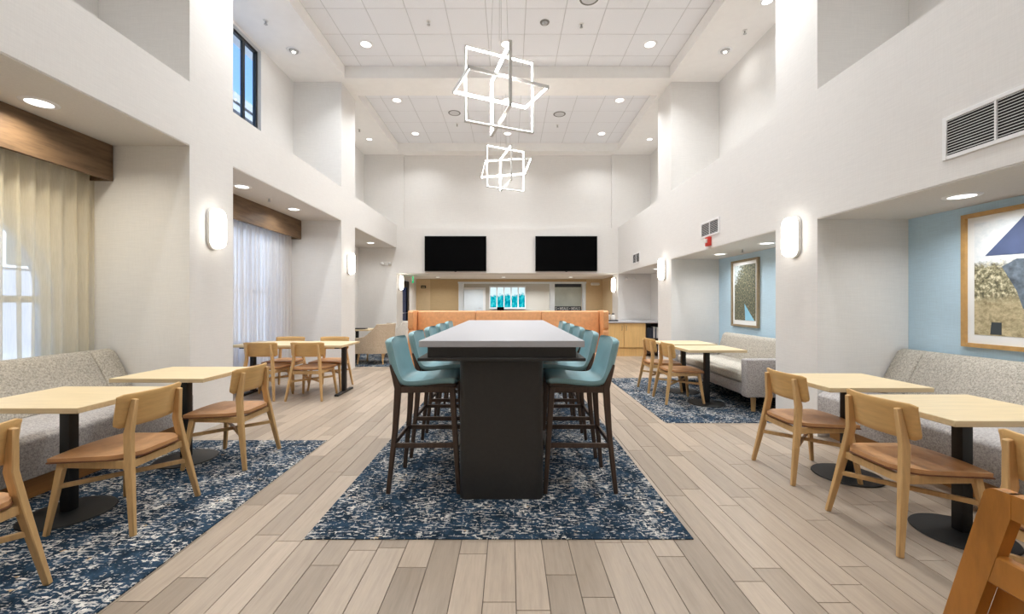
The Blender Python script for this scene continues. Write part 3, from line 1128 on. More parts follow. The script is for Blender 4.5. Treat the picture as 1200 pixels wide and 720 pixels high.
def sprinkler(x, y, z, label):
    t = thing('fire_sprinkler', label, 'sprinkler', (x, y, z), 0, 'ceiling fire sprinklers')
    part('escutcheon', MB().lathe([(0.0, -0.008), (0.03, -0.008), (0.036, 0), (0, 0)], 20), 'plastic', t)
    part('body', MB().lathe([(0, -0.05), (0.012, -0.048), (0.012, -0.008), (0, -0.008)], 12), 'silver', t)
    part('deflector', MB().lathe([(0, -0.056), (0.026, -0.056), (0.026, -0.052), (0, -0.052)], 14), 'silver', t)
sprinkler(-1.28, 6.62, Z_TILE, 'ceiling sprinkler left of the larger pendant')
sprinkler(1.15, 6.68, Z_TILE, 'ceiling sprinkler right of the smoke detector')
sprinkler(-1.30, 10.40, Z_TILE, 'ceiling sprinkler behind the left ceiling speaker')
sprinkler(1.20, 10.45, Z_TILE, 'ceiling sprinkler behind the right ceiling speaker')
sprinkler(-3.66, 6.28, Z_SOF, 'soffit sprinkler beside the clerestory window')
sprinkler(3.66, 6.50, Z_SOF, 'soffit sprinkler above the upper right niche')
sprinkler(-3.66, 10.2, Z_SOF, 'soffit sprinkler in the farthest upper left niche')
sprinkler(3.62, 6.50, SOF_R - 0.012, 'alcove sprinkler above the foliage picture')
sprinkler(-3.62, 6.30, SOF_L - 0.012, 'alcove sprinkler above the four-seat table')


# ------------------------------------------------------------------ pendants of interlocking lit frames
def led_frame(parent, name, c, ua, va, w, h):
    """rectangular bar frame in the plane (ua, va): metal channel outside, lit strip on its inner faces"""
    c, ua, va = Vector(c), Vector(ua).normalized(), Vector(va).normalized()
    nn = ua.cross(va)
    b, d = 0.024, 0.036

    def bar(mb, p0, p1, inward, off, thick, depth):
        ax = (p1 - p0).normalized()
        q0, q1 = p0 + inward * off, p1 + inward * off
        vs = []
        for q in (q0, q1):
            for s, tt in ((-1, 0), (1, 0), (1, 1), (-1, 1)):
                vs.append(q + nn * s * depth / 2 + inward * tt * thick)
        mb.add(vs, [(0, 1, 2, 3), (7, 6, 5, 4), (0, 4, 5, 1), (1, 5, 6, 2), (2, 6, 7, 3), (3, 7, 4, 0)])
    cs = [c + ua * sx * w / 2 + va * sy * h / 2 for sx, sy in ((-1, -1), (1, -1), (1, 1), (-1, 1))]
    inw = [va, -ua, -va, ua]
    metal, strip = MB(), MB()
    for k in range(4):
        p0, p1 = cs[k], cs[(k + 1) % 4]
        ax = (p1 - p0).normalized()
        bar(metal, p0, p1, inw[k], 0.0, b * 0.6, d)
        bar(strip, p0 + ax * b * 0.6, p1 - ax * b * 0.6, inw[k], b * 0.6, 0.002, d * 0.94)
    fo = part(name, metal, 'frame_grey', parent, smooth=0)
    part('led_strip', strip, 'led', fo, smooth=0)


def pendant(label, x, y, z, angA, angB, angC, tilt=0.0, roll=0.0):
    t = thing('pendant_light', label, 'pendant light', (x, y, z), 0, 'interlocking LED frame pendants')
    ra, rb, rc = math.radians(angA), math.radians(angB), math.radians(angC)
    led_frame(t, 'upright_frame', (0, 0, 0), (math.cos(ra), math.sin(ra), 0), (0, 0, 1), 0.86, 0.86)
    led_frame(t, 'level_frame', (0, 0.0, 0.02), (math.cos(rb), math.sin(rb), roll), (-math.sin(rb), math.cos(rb), -tilt), 0.98, 0.58)
    led_frame(t, 'cross_frame', (0, 0.05, 0.01), (math.cos(rc), math.sin(rc), 0), (0, 0, 1), 0.88, 0.71)
    top = Z_TILE - z
    for k, (dx, dy) in enumerate(((0.0, -0.36), (0.02, -0.30), (-0.11, 0.02), (0.10, 0.1))):
        zb = (0.36, 0.36, 0.42, 0.42)[k]
        part('suspension_wire', MB().tube([(dx, dy, zb), (dx * 0.5, dy * 0.4, top - 0.03)], 0.0025, 6), 'silver', t)
    part('canopy', MB().lathe([(0, -0.035), (0.10, -0.035), (0.11, -0.03), (0.11, 0), (0, 0)], 28, (0, 0, top)), 'plastic', t)


pendant('larger looking near pendant of interlocking lit frames above the bar table', -0.11, 4.88, 3.82, 23, 25, 106)
pendant('smaller looking far pendant of interlocking lit frames before the back wall', -0.08, 8.65, 4.13, 26, 12, 106, 0.30, 0.14)


# ------------------------------------------------------------------ sconces
def capsule(w, h, n=12):
    r = w / 2
    s = h / 2 - r
    return [(r * math.cos(a), s + r * math.sin(a)) for a in [PI * k / n for k in range(n + 1)]] + [(r * math.cos(a), -s + r * math.sin(a)) for a in [PI + PI * k / n for k in range(n + 1)]]


def sconce(x, y, z, sgn, label, h=0.43):
    t = thing('wall_sconce', label, 'sconce', (x, y, z), 0, 'capsule wall sconces')
    part('back_plate', MB().prism(capsule(0.19, h + 0.02), 'x', 0.0, sgn * 0.035), 'plastic', t, 0.006, 2)
    mb = MB()
    rings = [(0.035, 1.0), (0.085, 0.98), (0.105, 0.90), (0.115, 0.74)]
    base = capsule(0.17, h)
    nb_ = len(base)
    vs, fs = [], []
    for dx, sc in rings:
        vs += [(sgn * dx, p[0] * sc, p[1] * (1 - (1 - sc) * 0.5)) for p in base]
    for k in range(len(rings) - 1):
        for i in range(nb_):
            j = (i + 1) % nb_
            fs.append((k * nb_ + i, k * nb_ + j, (k + 1) * nb_ + j, (k + 1) * nb_ + i))
    fs.append(tuple((len(rings) - 1) * nb_ + i for i in range(nb_)))
    mb.add(vs, fs)
    part('lens', mb, 'lens', t, smooth=50)


sconce(XL, 4.53, 2.15, 1, 'lit capsule wall sconce on the nearest left pier')
sconce(XL, 8.36, 2.14, 1, 'lit capsule wall sconce on the second left pier')
sconce(XL, 12.2, 1.95, 1, 'lit capsule wall sconce by the dark door at the far left', 0.42)
sconce(XR, 4.53, 2.06, -1, 'lit capsule wall sconce on the nearest right pier')
sconce(XR, 8.36, 2.03, -1, 'lit capsule wall sconce on the second right pier')
sconce(XR, 12.2, 1.88, -1, 'lit capsule wall sconce above the cabinets at the far right', 0.42)

# ------------------------------------------------------------------ televisions
for x0, x1, lab in ((-2.405, -0.655, 'black wall-mounted television, left of the pair'), (0.735, 2.49, 'black wall-mounted television, right of the pair')):
    t = thing('television', lab, 'television', ((x0 + x1) / 2, Y_TV, 2.755), 0, 'televisions on the back wall')
    w = (x1 - x0) / 2
    part('bezel', MB().box(-w, w, -0.075, -0.03, -0.5, 0.5), 'black', t, 0.006, 2)
    part('screen', MB().box(-w + 0.012, w - 0.012, -0.079, -0.074, -0.485, 0.488), 'screen', t)
    part('wall_bracket', MB().box(-0.25, 0.25, -0.03, 0.0, -0.2, 0.2), 'black', t)
    part('sensor', MB().box(-0.03, 0.03, -0.07, -0.05, -0.515, -0.498), 'black', t)

# ------------------------------------------------------------------ pictures
def picture(y0, y1, z0, z1, fm, art, label):
    t = thing('framed_picture', label, 'picture', (XRU - 0.004, (y0 + y1) / 2, (z0 + z1) / 2), 0, 'framed pictures on the blue walls')
    hw, hh, fw = (y1 - y0) / 2, (z1 - z0) / 2, 0.035
    part('frame', MB().box(-0.04, 0, -hw, -hw + fw, -hh, hh).box(-0.04, 0, hw - fw, hw, -hh, hh).box(-0.04, 0, -hw + fw, hw - fw, -hh, -hh + fw).box(-0.04, 0, -hw + fw, hw - fw, hh - fw, hh), fm, t)
    part('mat_board', MB().box(-0.016, -0.006, -hw + fw, hw - fw, -hh + fw, hh - fw), 'mat', t)
    bw = 0.09
    part('print', MB().box(-0.019, -0.0165, -hw + bw, hw - bw, -hh + bw + 0.02, hh - bw), art, t)
    return t, hw - bw, -hh + bw + 0.02, hh - bw


t, hw, zb, zt = picture(2.30, 3.685, 0.965, 2.115, 'brass', 'art1', 'large oak framed landscape print with blue sail above the right banquette')
part('sail', MB().prism([(0.52, 0.20), (0.255, zt - 0.002), (-hw + 0.002, zt - 0.002), (-hw + 0.002, 0.16)], 'x', -0.0215, -0.0195), 'sailblue', t)
part('blue_figures', MB().prism([(0.40, 0.10), (0.30, 0.155), (-0.1, 0.14), (-hw + 0.002, 0.155), (-hw + 0.002, -0.25), (0.1, -0.30), (0.26, -0.24), (0.30, -0.1)], 'x', -0.0212, -0.0194), 'art_blue', t)
part('bollard', MB().prism([(hw - 0.12, zb + 0.01), (hw - 0.20, zb + 0.01), (hw - 0.20, zb + 0.11), (hw - 0.13, zb + 0.11)], 'x', -0.0215, -0.0195), 'dark_print', t)
t, hw, zb, zt = picture(6.70, 7.51, 0.945, 2.09, 'bronze', 'art2', 'narrow bronze framed dark foliage print above the settee')
part('light_path', MB().prism([(-0.02, zb + 0.002), (-hw + 0.03, zb + 0.002), (-0.0, zb + 0.28)], 'x', -0.0215, -0.0195), 'skyblue', t)


# ------------------------------------------------------------------ grilles, alarm, signs
def vent(y0, y1, z0, z1, nl, label, splits=1):
    t = thing('air_vent', label, 'air vent', (XR, (y0 + y1) / 2, (z0 + z1) / 2), 0, 'wall air vents')
    hw, hh, f = (y1 - y0) / 2, (z1 - z0) / 2, 0.028
    part('frame', MB().box(-0.012, 0, -hw, -hw + f, -hh, hh).box(-0.012, 0, hw - f, hw, -hh, hh).box(-0.012, 0, -hw + f, hw - f, -hh, -hh + f).box(-0.012, 0, -hw + f, hw - f, hh - f, hh), 'trimwhite', t, 0.002, 1)
    part('duct', MB().box(-0.0025, -0.0015, -hw + f, hw - f, -hh + f, hh - f), 'darkvoid', t)
    for k in range(nl):
        z = -hh + f + (k + 0.5) * (2 * hh - 2 * f) / nl
        part('louver', MB().prism([(-0.010, z - 0.001), (-0.003, z + 0.0045), (-0.003, z + 0.0065), (-0.0105, z + 0.0015)], 'y', -hw + f, hw - f), 'trimwhite', t, smooth=0)
    for k in range(1, splits):
        y = -hw + k * 2 * hw / splits
        part('mullion', MB().box(-0.013, -0.002, y - 0.006, y + 0.006, -hh + f, hh - f), 'trimwhite', t)
vent(2.33, 2.985, 2.355, 2.66, 13, 'large white louvred air vent above the right banquette', 2)
vent(6.17, 6.76, 2.385, 2.63, 9, 'white louvred air vent above the red fire alarm', 2)
vent(9.93, 10.50, 2.325, 2.58, 8, 'small white louvred air vent above the far cabinets', 2)
t = thing('fire_alarm', 'red fire alarm strobe under the air vent on the right wall', 'alarm', (XR, 6.47, 2.30))
part('housing', MB().box(-0.05, 0, -0.06, 0.06, -0.07, 0.07), 'red', t, 0.008, 2)
part('strobe_lens', MB().box(-0.075, -0.05, -0.03, 0.03, -0.02, 0.04), 'plastic', t, 0.006, 2)


def emergency(x, y, z, label):
    t = thing('emergency_light', label, 'emergency light', (x, y, z), 0, 'twin-head emergency lights')
    part('housing', MB().box(-0.14, 0.14, -0.06, 0, -0.05, 0.05), 'plastic', t, 0.015, 2)
    for sx in (-1, 1):
        part('lamp_head', MB().lathe([(0, -0.03), (0.045, -0.03), (0.055, 0.0), (0.03, 0.03), (0, 0.03)], 18, (sx * 0.11, -0.09, 0.0)), 'trimwhite', t)
emergency(-3.50, Y_TV, 2.48, 'white twin-head emergency light on the far left alcove wall')
emergency(3.42, Y_TV, 2.05, 'white twin-head emergency light above the far right counter')
emergency(3.02, Y_REAR, 2.03, 'white twin-head emergency light on the rear beige wall')
t = thing('exit_sign', 'green exit sign hanging by the dark door', 'exit sign', (-2.98, 12.9, 2.21), math.radians(-72))
part('stem', MB().box(-0.015, 0.015, -0.015, 0.015, -0.04, 0), 'plastic', t)
part('sign_panel', MB().box(-0.15, 0.15, -0.012, 0.012, -0.23, -0.04), 'exit', t, 0.003, 1)
text_mesh('lettering', 'EXIT', 0.15, 'trimwhite', (0, -0.014, -0.135), (PI / 2, 0, 0), t, 0.001)
t = thing('wall_clock_panel', 'small dark wall panel with lit readout on the beige wall', 'wall panel', (-3.04, Y_REAR, 1.93))
part('case', MB().box(-0.09, 0.09, -0.03, 0, -0.05, 0.05), 'black', t, 0.006, 1)
part('display', MB().box(-0.06, 0.06, -0.034, -0.03, -0.03, 0.01), 'beige2', t)


# ------------------------------------------------------------------ dining chairs
def make_chair():
    """faces +Y, 0.52 m square footprint, 0.81 m high"""
    t = thing('dining_chair', 'x', 'chair')
    for s in (-1, 1):
        part('leg', MB().sweep([(s * 0.250, -0.250, 0), (s * 0.198, -0.182, 0.40), (s * 0.178, -0.160, 0.565), (s * 0.165, -0.186, 0.768)], [(0.024, 0.030), (0.034, 0.046), (0.032, 0.048), (0.026, 0.030)]), 'oak', t, 0.004, 1)
        part('leg', MB().sweep([(s * 0.250, 0.250, 0), (s * 0.208, 0.196, 0.415)], [(0.024, 0.026), (0.036, 0.040)]), 'oak', t, 0.004, 1)
        part('seat_rail', MB().sweep([(s * 0.200, -0.175, 0.392), (s * 0.206, 0.190, 0.400)], (0.024, 0.048)), 'oak', t, 0.003, 1)
    part('seat_rail', MB().sweep([(-0.20, 0.198, 0.400), (0.20, 0.198, 0.400)], (0.024, 0.045), (0, 1, 0)), 'oak', t, 0.003, 1)
    part('seat_rail', MB().sweep([(-0.195, -0.178, 0.385), (0.195, -0.178, 0.385)], (0.024, 0.045), (0, 1, 0)), 'oak', t, 0.003, 1)
    part('stretcher', MB().sweep([(-0.228, -0.212, 0.262), (0.228, 0.214, 0.272)], (0.018, 0.028), (1, -1, 0)), 'oak', t, 0.003, 1)
    part('stretcher', MB().sweep([(0.228, -0.212, 0.262), (-0.228, 0.214, 0.272)], (0.0175, 0.0275), (1, 1, 0)), 'oak', t, 0.003, 1)

    def bk(u, v):
        x = (u - 0.5) * 0.47
        z = 0.600 + v * 0.200
        y = -0.152 + 0.055 * (x / 0.235) ** 2 - 0.030 * v
        return (x, y - 0.02 + 0.0, z)
    def bkc(u, v):
        # rounded corners: pull edge verts in near corners
        p = list(bk(u, v))
        cu = abs(u - 0.5) * 2
        cv = abs(v - 0.5) * 2
        if cu > 0.85 and cv > 0.6:
            k = ((cu - 0.85) / 0.15) ** 2 * ((cv - 0.6) / 0.4) ** 2
            p[2] -= math.copysign(0.018 * k, v - 0.5)
        return tuple(p)
    part('backrest', MB().slab(bkc, 16, 6, 0.014), 'oak_back', t, 0.003, 1, 50)

    def st(u, v, grow=0.0, dz=0.0):
        # v: back(0) -> front(1); plan tapers to the back with rounded rear
        hw = 0.215 + 0.03 * v + grow
        if v < 0.30:
            hw *= (0.60 + 0.40 * math.sin(PI / 2 * v / 0.30) ** 0.8)
        x = (u - 0.5) * 2 * hw
        y = -0.205 + 0.455 * v - grow * (1 - 2 * v)
        z = 0.452 + dz - 0.014 * (1 - (2 * u - 1) ** 2) * math.sin(PI * min(1, v * 1.1)) - 0.012 * v * (2 * u - 1) ** 2
        return (x, y, z)
    part('seat', MB().slab(lambda u, v: st(u, v), 12, 14, 0.022), 'leather', t, 0, 1, 60)
    part('seat_edge', MB().slab(lambda u, v: st(u, v, 0.004, -0.0215), 12, 14, 0.008), 'piping', t, 0, 1, 60)
    return t


chair0 = make_chair()
GCH = 'oak dining chairs with tan leather seats'
FX_N, FX_P, FY_P, FY_N = PI / 2, -PI / 2, 0.0, PI     # facing -X, +X, +Y, -Y
chairs = [
    (-2.405, 2.645, FX_N, 'oak chair with tan seat at the near left square table'),
    (-2.36, 3.585, FX_N, 'oak chair with tan seat at the second left square table beside the pier'),
    (-2.44, 1.735, FX_N, 'oak chair cut off by the lower left edge of the view'),
    (-2.815, 5.965, FY_P, 'oak chair with its back to us, right one at the four-seat table'),
    (-3.47, 5.965, FY_P, 'oak chair with its back to us, left one at the four-seat table'),
    (-2.84, 6.66, FY_N, 'oak chair on the window side of the four-seat table, right one'),
    (-3.56, 6.66, FY_N, 'oak chair on the window side of the four-seat table, left one'),
    (2.31, 2.455, FX_P, 'oak chair with tan seat at the nearest right square table'),
    (2.335, 3.325, FX_P, 'oak chair with tan seat at the second right square table'),
    (2.29, 1.60, FX_P, 'oak chair partly hidden behind the stacked high chairs at right'),
    (2.31, 5.745, FX_P, 'oak chair at the nearer table before the settee'),
    (2.31, 6.45, FX_P, 'oak chair at the farther table before the settee'),
]
for i, (x, y, r, lab) in enumerate(chairs):
    c = chair0 if i == 0 else copy_tree(chair0)
    zc = 0.007 if any(a < x < b and d < y < e for a, b, d, e in RUGS) else 0.0
    c.location = (x, y, zc)
    c.rotation_euler = (0, 0, r)
    tag(c, lab, 'chair', GCH)


# ------------------------------------------------------------------ square pedestal tables
def make_table(w=0.74, d=0.62):
    t = thing('pedestal_table', 'x', 'table')
    part('table_top', MB().box(-w / 2, w / 2, -d / 2, d / 2, 0.712, 0.745), 'oak_x', t, 0.003, 1)
    part('mounting_plate', MB().box(-0.22, 0.22, -0.03, 0.03, 0.695, 0.712).box(-0.03, 0.03, -0.20, -0.03, 0.695, 0.712).box(-0.03, 0.03, 0.03, 0.20, 0.695, 0.712), 'black', t)
    part('column', MB().box(-0.032, 0.032, -0.032, 0.032, 0.022, 0.695), 'black', t, 0.006, 2)
    part('base_disc', MB().lathe([(0, 0), (0.226, 0), (0.230, 0.004), (0.226, 0.010), (0.06, 0.022), (0, 0.022)], 48), 'black', t, smooth=35)
    return t


table0 = make_table()
GT = 'square oak pedestal tables'
tables = [
    (-2.80, 2.66, 'near left square oak table before the banquette'),
    (-2.77, 3.585, 'second left square oak table beside the white pier'),
    (2.63, 2.43, 'nearest right square oak table before the banquette'),
    (2.63, 3.26, 'second right square oak table beside the white pier'),
    (2.63, 5.58, 'nearer square oak table before the settee'),
    (2.63, 6.33, 'farther square oak table before the settee'),
    (-3.55, 9.75, 'small oak table beside the far left tub armchair'),
]
for i, (x, y, lab) in enumerate(tables):
    t = table0 if i == 0 else copy_tree(table0)
    zc = 0.007 if any(a < x < b and d < y < e for a, b, d, e in RUGS) else 0.0
    t.location = (x, y, zc)
    tag(t, lab, 'table', GT)
tr = tag(part('serving_tray', MB().box(-0.14, 0.14, -0.09, 0.09, 0.0, 0.025), 'black', None, 0.006, 1, loc=(-3.43, 9.62, 0.753)), 'small black tray on the far left lounge table', 'tray')

# four-seat table with T legs
t = thing('dining_table', 'long four-seat oak table with black T-shaped legs by the window', 'table', (-3.18, 6.30, 0))
part('table_top', MB().box(-0.80, 0.80, -0.35, 0.35, 0.712, 0.745), 'oak_x', t, 0.003, 1)
for x in (-0.68, 0.69):
    lg = part('leg', MB().box(x - 0.03, x + 0.03, -0.035, 0.035, 0.03, 0.69), 'black', t, 0.004, 1)
    part('foot', MB().box(x - 0.03, x + 0.03, -0.29, 0.29, 0, 0.03), 'black', lg, 0.006, 1)
    part('bracket', MB().box(x - 0.03, x + 0.03, -0.28, 0.28, 0.69, 0.712), 'black', lg)

# ------------------------------------------------------------------ bar table
t = thing('bar_table', 'long white-topped bar table with dark pedestal slabs', 'table', (-0.052, 0, 0.007))
part('table_top', MB().box(-0.556, 0.556, 2.80, 6.26, 1.040, 1.084), 'quartz', t, 0.003, 1)
part('apron', MB().box(-0.502, 0.502, 2.83, 6.23, 0.968, 1.040), 'ebony', t)
part('under_shelf', MB().box(-0.562, 0.562, 2.79, 6.27, 0.948, 0.968), 'ebony', t, 0.002, 1)
for y0, y1 in ((2.845, 3.30), (5.76, 6.215)):
    mb = MB()
    r = 0.05
    out = []
    for cx, cy, a in ((-0.29 + r, y0 + r, PI), (0.285 - r, y0 + r, 1.5 * PI), (0.285 - r, y1 - r, 0), (-0.29 + r, y1 - r, 0.5 * PI)):
        out += [(cx + r * math.cos(a + PI / 2 * k / 5), cy + r * math.sin(a + PI / 2 * k / 5)) for k in range(6)]
    mb.prism(out, 'z', 0, 0.948)
    part('pedestal', mb, 'ebony', t)


# ------------------------------------------------------------------ bar stools
def make_stool():
    """faces +Y (towards the table)"""
    t = thing('bar_stool', 'x', 'stool')
    prof = [(0.235, 0.775), (0.20, 0.792), (0.10, 0.790), (-0.02, 0.776), (-0.11, 0.772), (-0.165, 0.790), (-0.200, 0.835), (-0.224, 0.91), (-0.244, 0.995), (-0.258, 1.06), (-0.263, 1.085)]

    def P(v):
        f = v * (len(prof) - 1)
        i = min(int(f), len(prof) - 2)
        q = f - i
        p0 = prof[max(i - 1, 0)]
        p1, p2 = prof[i], prof[i + 1]
        p3 = prof[min(i + 2, len(prof) - 1)]
        o = []
        for k in range(2):
            a, b, c, d = p0[k], p1[k], p2[k], p3[k]
            o.append(0.5 * (2 * b + (c - a) * q + (2 * a - 5 * b + 4 * c - d) * q * q + (3 * b - a - 3 * c + d) * q ** 3))
        return o

    def sh(u, v, g=0.0, trim=True):
        y, z = P(v)
        s = 2 * u - 1
        hw = 0.215 + g
        if trim and v > 0.86:
            hw *= 0.55 + 0.45 * math.sqrt(max(0, 1 - ((v - 0.86) / 0.14) ** 2))
        if trim and v < 0.08:
            hw *= 0.86 + 0.14 * math.sqrt(max(0, 1 - ((0.08 - v) / 0.08) ** 2))
        x = s * hw
        # gentle bucket: edges rise off the seat and come forward off the back
        w = min(1, max(0, (v - 0.38) / 0.25))
        w = w * w * (3 - 2 * w)
        cup = abs(s) ** 2.2
        z += 0.014 * cup * (1 - w)
        y += 0.026 * cup * w
        return (x, y, z)
    th = lambda u, v: 0.050 * (0.40 + 0.60 * min(1, 7 * min(u, 1 - u)) ** 0.5) * (0.40 + 0.60 * min(1, 12 * min(v, 1 - v)) ** 0.5)
    part('seat_shell', MB().slab(lambda u, v: sh(1 - u, v), 20, 72, th, lambda u, v: sh(1 - u, v, 0, False)), 'teal', t, 0, 1, 70)
    # back half of the shell: dark wood outer skin low on the back
    part('shell_support', MB().slab(lambda u, v: (lambda p: (p[0] * 0.92, p[1] - 0.004, p[2] - 0.036))(sh(1 - u, 0.03 + v * 0.47)), 8, 14, 0.030), 'darkwood', t, 0, 1, 60)
    for s in (-1, 1):
        part('leg', MB().sweep([(s * 0.235, -0.250, 0), (s * 0.212, -0.205, 0.45), (s * 0.205, -0.188, 0.735), (s * 0.205, -0.215, 0.82), (s * 0.200, -0.246, 0.90)], [(0.026, 0.030), (0.034, 0.038), (0.034, 0.048), (0.026, 0.034), (0.016, 0.016)]), 'darkwood', t, 0.005, 1)
        part('leg', MB().sweep([(s * 0.235, 0.245, 0), (s * 0.200, 0.195, 0.745)], [(0.026, 0.030), (0.036, 0.042)]), 'darkwood', t, 0.005, 1)
        part('stretcher', MB().sweep([(s * 0.222, -0.222, 0.335), (s * 0.220, 0.222, 0.335)], (0.020, 0.034)), 'darkwood', t, 0.003, 1)
        part('seat_rail', MB().sweep([(s * 0.205, -0.185, 0.722), (s * 0.201, 0.192, 0.728)], (0.022, 0.042)), 'darkwood', t, 0.003, 1)
    part('stretcher', MB().sweep([(-0.222, -0.222, 0.335), (0.222, -0.222, 0.335)], (0.020, 0.034), (0, 1, 0)), 'darkwood', t, 0.003, 1)
    fr = part('foot_rail', MB().sweep([(-0.222, 0.226, 0.30), (0.222, 0.226, 0.30)], (0.020, 0.034), (0, 1, 0)), 'darkwood', t, 0.003, 1)
    part('kick_plate', MB().box(-0.17, 0.17, 0.212, 0.240, 0.3165, 0.3195), 'silver', fr)
    part('seat_rail', MB().sweep([(-0.20, 0.192, 0.728), (0.20, 0.192, 0.728)], (0.022, 0.042), (0, 1, 0)), 'darkwood', t, 0.003, 1)
    part('seat_rail', MB().sweep([(-0.20, -0.182, 0.722), (0.20, -0.182, 0.722)], (0.022, 0.042), (0, 1, 0)), 'darkwood', t, 0.003, 1)
    return t


stool0 = make_stool()
ordn = ['nearest', 'second', 'third', 'fourth', 'farthest']
first = True
for side, x, r in (('left', -0.600, -PI / 2), ('right', 0.496, PI / 2)):
    for k in range(5):
        s = stool0 if first else copy_tree(stool0)
        first = False
        s.location = (x, 3.165 + 0.685 * k, 0.007)
        s.rotation_euler = (0, 0, r)
        tag(s, 'teal leather bar stool with dark legs, %s on the %s side of the bar table' % (ordn[k], side), 'stool', 'teal bar stools at the bar table')


# ------------------------------------------------------------------ banquettes along the alcoves
def banquette(label, sgn, xf, xb, y0, y1, seam):
    """sgn -1: left side; xf seat front, xb rear; profile extruded along Y"""
    t = thing('banquette', label, 'banquette', (0, (y0 + y1) / 2, 0), 0, 'grey tweed banquettes')
    ym = (y0 + y1) / 2
    Xp = lambda d: xf + sgn * d          # d: distance behind the seat front
    dep = abs(xb - xf)
    part('plinth', MB().prism([(Xp(0.13), 0), (Xp(dep), 0), (Xp(dep), 0.175), (Xp(0.13), 0.175)], 'y', y0 - ym, y1 - ym), 'oak_edge', t)
    seams = [y0, seam, y1]
    part('seat', MB().prism([(Xp(0.0), 0.175), (Xp(dep - 0.02), 0.175), (Xp(dep - 0.02), 0.445), (Xp(0.35), 0.462), (Xp(0.05), 0.462), (Xp(0.0), 0.43)], 'y', y0 - ym, y1 - ym), 'tweed_dk', t, 0.018, 2)
    for a, b in zip(seams, seams[1:]):
        prof = [(Xp(dep - 0.32), 0.455), (Xp(dep - 0.27), 0.60), (Xp(dep - 0.17), 0.79), (Xp(dep - 0.125), 0.865), (Xp(dep - 0.075), 0.893), (Xp(dep - 0.02), 0.885), (Xp(dep), 0.85), (Xp(dep), 0.455)]
        part('back_cushion', MB().prism(prof, 'y', a - ym + 0.003, b - ym - 0.003), 'tweed', t, 0.014, 2, 50)
    return t


banquette('long grey tweed banquette under the near sheer curtain on the left', -1, -3.16, -4.07, 1.10, 4.19, 3.95)
banquette('long grey tweed banquette against the blue wall on the right', 1, 3.08, 4.005, 1.10, 4.19, 3.93)

# settee in the second right alcove
t = thing('settee', 'grey upholstered settee with pale seat below the foliage picture', 'sofa', (0, 6.22, 0.007))
ym = 6.22
y0, y1 = 5.06, 7.36
part('base', MB().box(2.92, 3.90, y0 + 0.13 - ym, y1 - 0.13 - ym, 0.19, 0.34), 'tweed_dk', t, 0.012, 2)
part('seat_cushion', MB().box(2.90, 3.66, y0 + 0.135 - ym, y1 - 0.135 - ym, 0.342, 0.455), 'tweed', t, 0.03, 3, 50)
part('backrest', MB().prism([(3.60, 0.30), (3.68, 0.62), (3.735, 0.80), (3.78, 0.835), (3.85, 0.83), (3.90, 0.79), (3.92, 0.30)], 'y', y0 + 0.02 - ym, y1 - 0.02 - ym), 'tweed', t, 0.02, 2, 50)
for a in (y0, y1 - 0.13):
    part('arm', MB().box(2.87, 3.60, a - ym, a + 0.13 - ym, 0.19, 0.655), 'tweed_dk', t, 0.02, 3, 50)
for x in (3.02, 3.75):
    for y in (y0 + 0.12, y1 - 0.12):
        part('leg', MB().tube([(x, y - ym, 0), (x, y - ym, 0.20)], [0.024, 0.034], 14), 'oak', t)

# orange winged booth
t = thing('booth_bench', 'orange leather high-back booth with side wings behind the bar table', 'booth', (-0.02, 7.8, 0))
bx = 1.80
segs = [-1.69, -0.61, 0.61, 1.69]
for a, b in zip(segs, segs[1:]):
    part('back_panel', MB().prism([(-0.14, 0.40), (-0.02, 1.19), (0.02, 1.205), (0.10, 1.205), (0.12, 1.18), (0.12, 0.40)], 'x', a + 0.004, b - 0.004), 'orange', t, 0.012, 2, 50)
part('seat', MB().box(-1.685, 1.685, -0.62, -0.10, 0.22, 0.45), 'orange', t, 0.03, 2, 50)
part('plinth', MB().box(-1.68, 1.68, -0.55, 0.10, 0, 0.22), 'oak_edge', t)
for s in (-1, 1):
    part('wing', MB().prism([(0.13, 0.05), (0.13, 1.19), (0.10, 1.215), (-0.32, 1.215), (-0.36, 1.19), (-0.36, 0.90), (-0.32, 0.87), (-0.36, 0.84), (-0.36, 0.05)], 'x', s * 1.692, s * 1.79), 'orange', t, 0.015, 2, 50)


# ------------------------------------------------------------------ tub armchairs
def tub_chair(label, x, y, rz, mat):
    t = thing('tub_armchair', label, 'armchair', (x, y, 0.007), rz, 'tub armchairs')
    # faces +Y; wall swept round the rear
    n = 28

    def path(u):
        a = u * 2 - 1                      # -1 .. 1 round the back
        th = a * 1.0
        if abs(a) < 0.55:
            ang = -PI / 2 + a / 0.55 * (PI / 2)
            return Vector((0.36 * math.cos(ang + 0) if False else 0.36 * math.sin(a / 0.55 * PI / 2), -0.08 - 0.30 * math.cos(a / 0.55 * PI / 2), 0))
        k = (abs(a) - 0.55) / 0.45
        return Vector((math.copysign(0.36 - 0.01 * k, a), -0.08 + 0.44 * k, 0))

    def wall(u, v):
        p = path(u)
        a = abs(u * 2 - 1)
        top = 0.88 if a < 0.50 else 0.88 - 0.28 * min(1, (a - 0.50) / 0.28) ** 0.8 - 0.03 * max(0, (a - 0.78) / 0.22)
        z = 0.24 + v * (top - 0.24)
        lean = 1.0 + 0.07 * v
        return (p.x * lean, p.y * lean - 0.03 * v, z)
    part('tub_back', MB().slab(lambda u, v: wall(u, v), 36, 10, 0.075), mat, t, 0, 1, 60)
    part('seat_cushion', MB().box(-0.29, 0.29, -0.26, 0.37, 0.26, 0.46), mat, t, 0.04, 3, 60)
    for sx in (-1, 1):
        for yy in (-0.24, 0.28):
            part('leg', MB().tube([(sx * 0.27, yy * 1.1, 0), (sx * 0.24, yy, 0.26)], [0.014, 0.024], 12), 'oak', t)
    return t


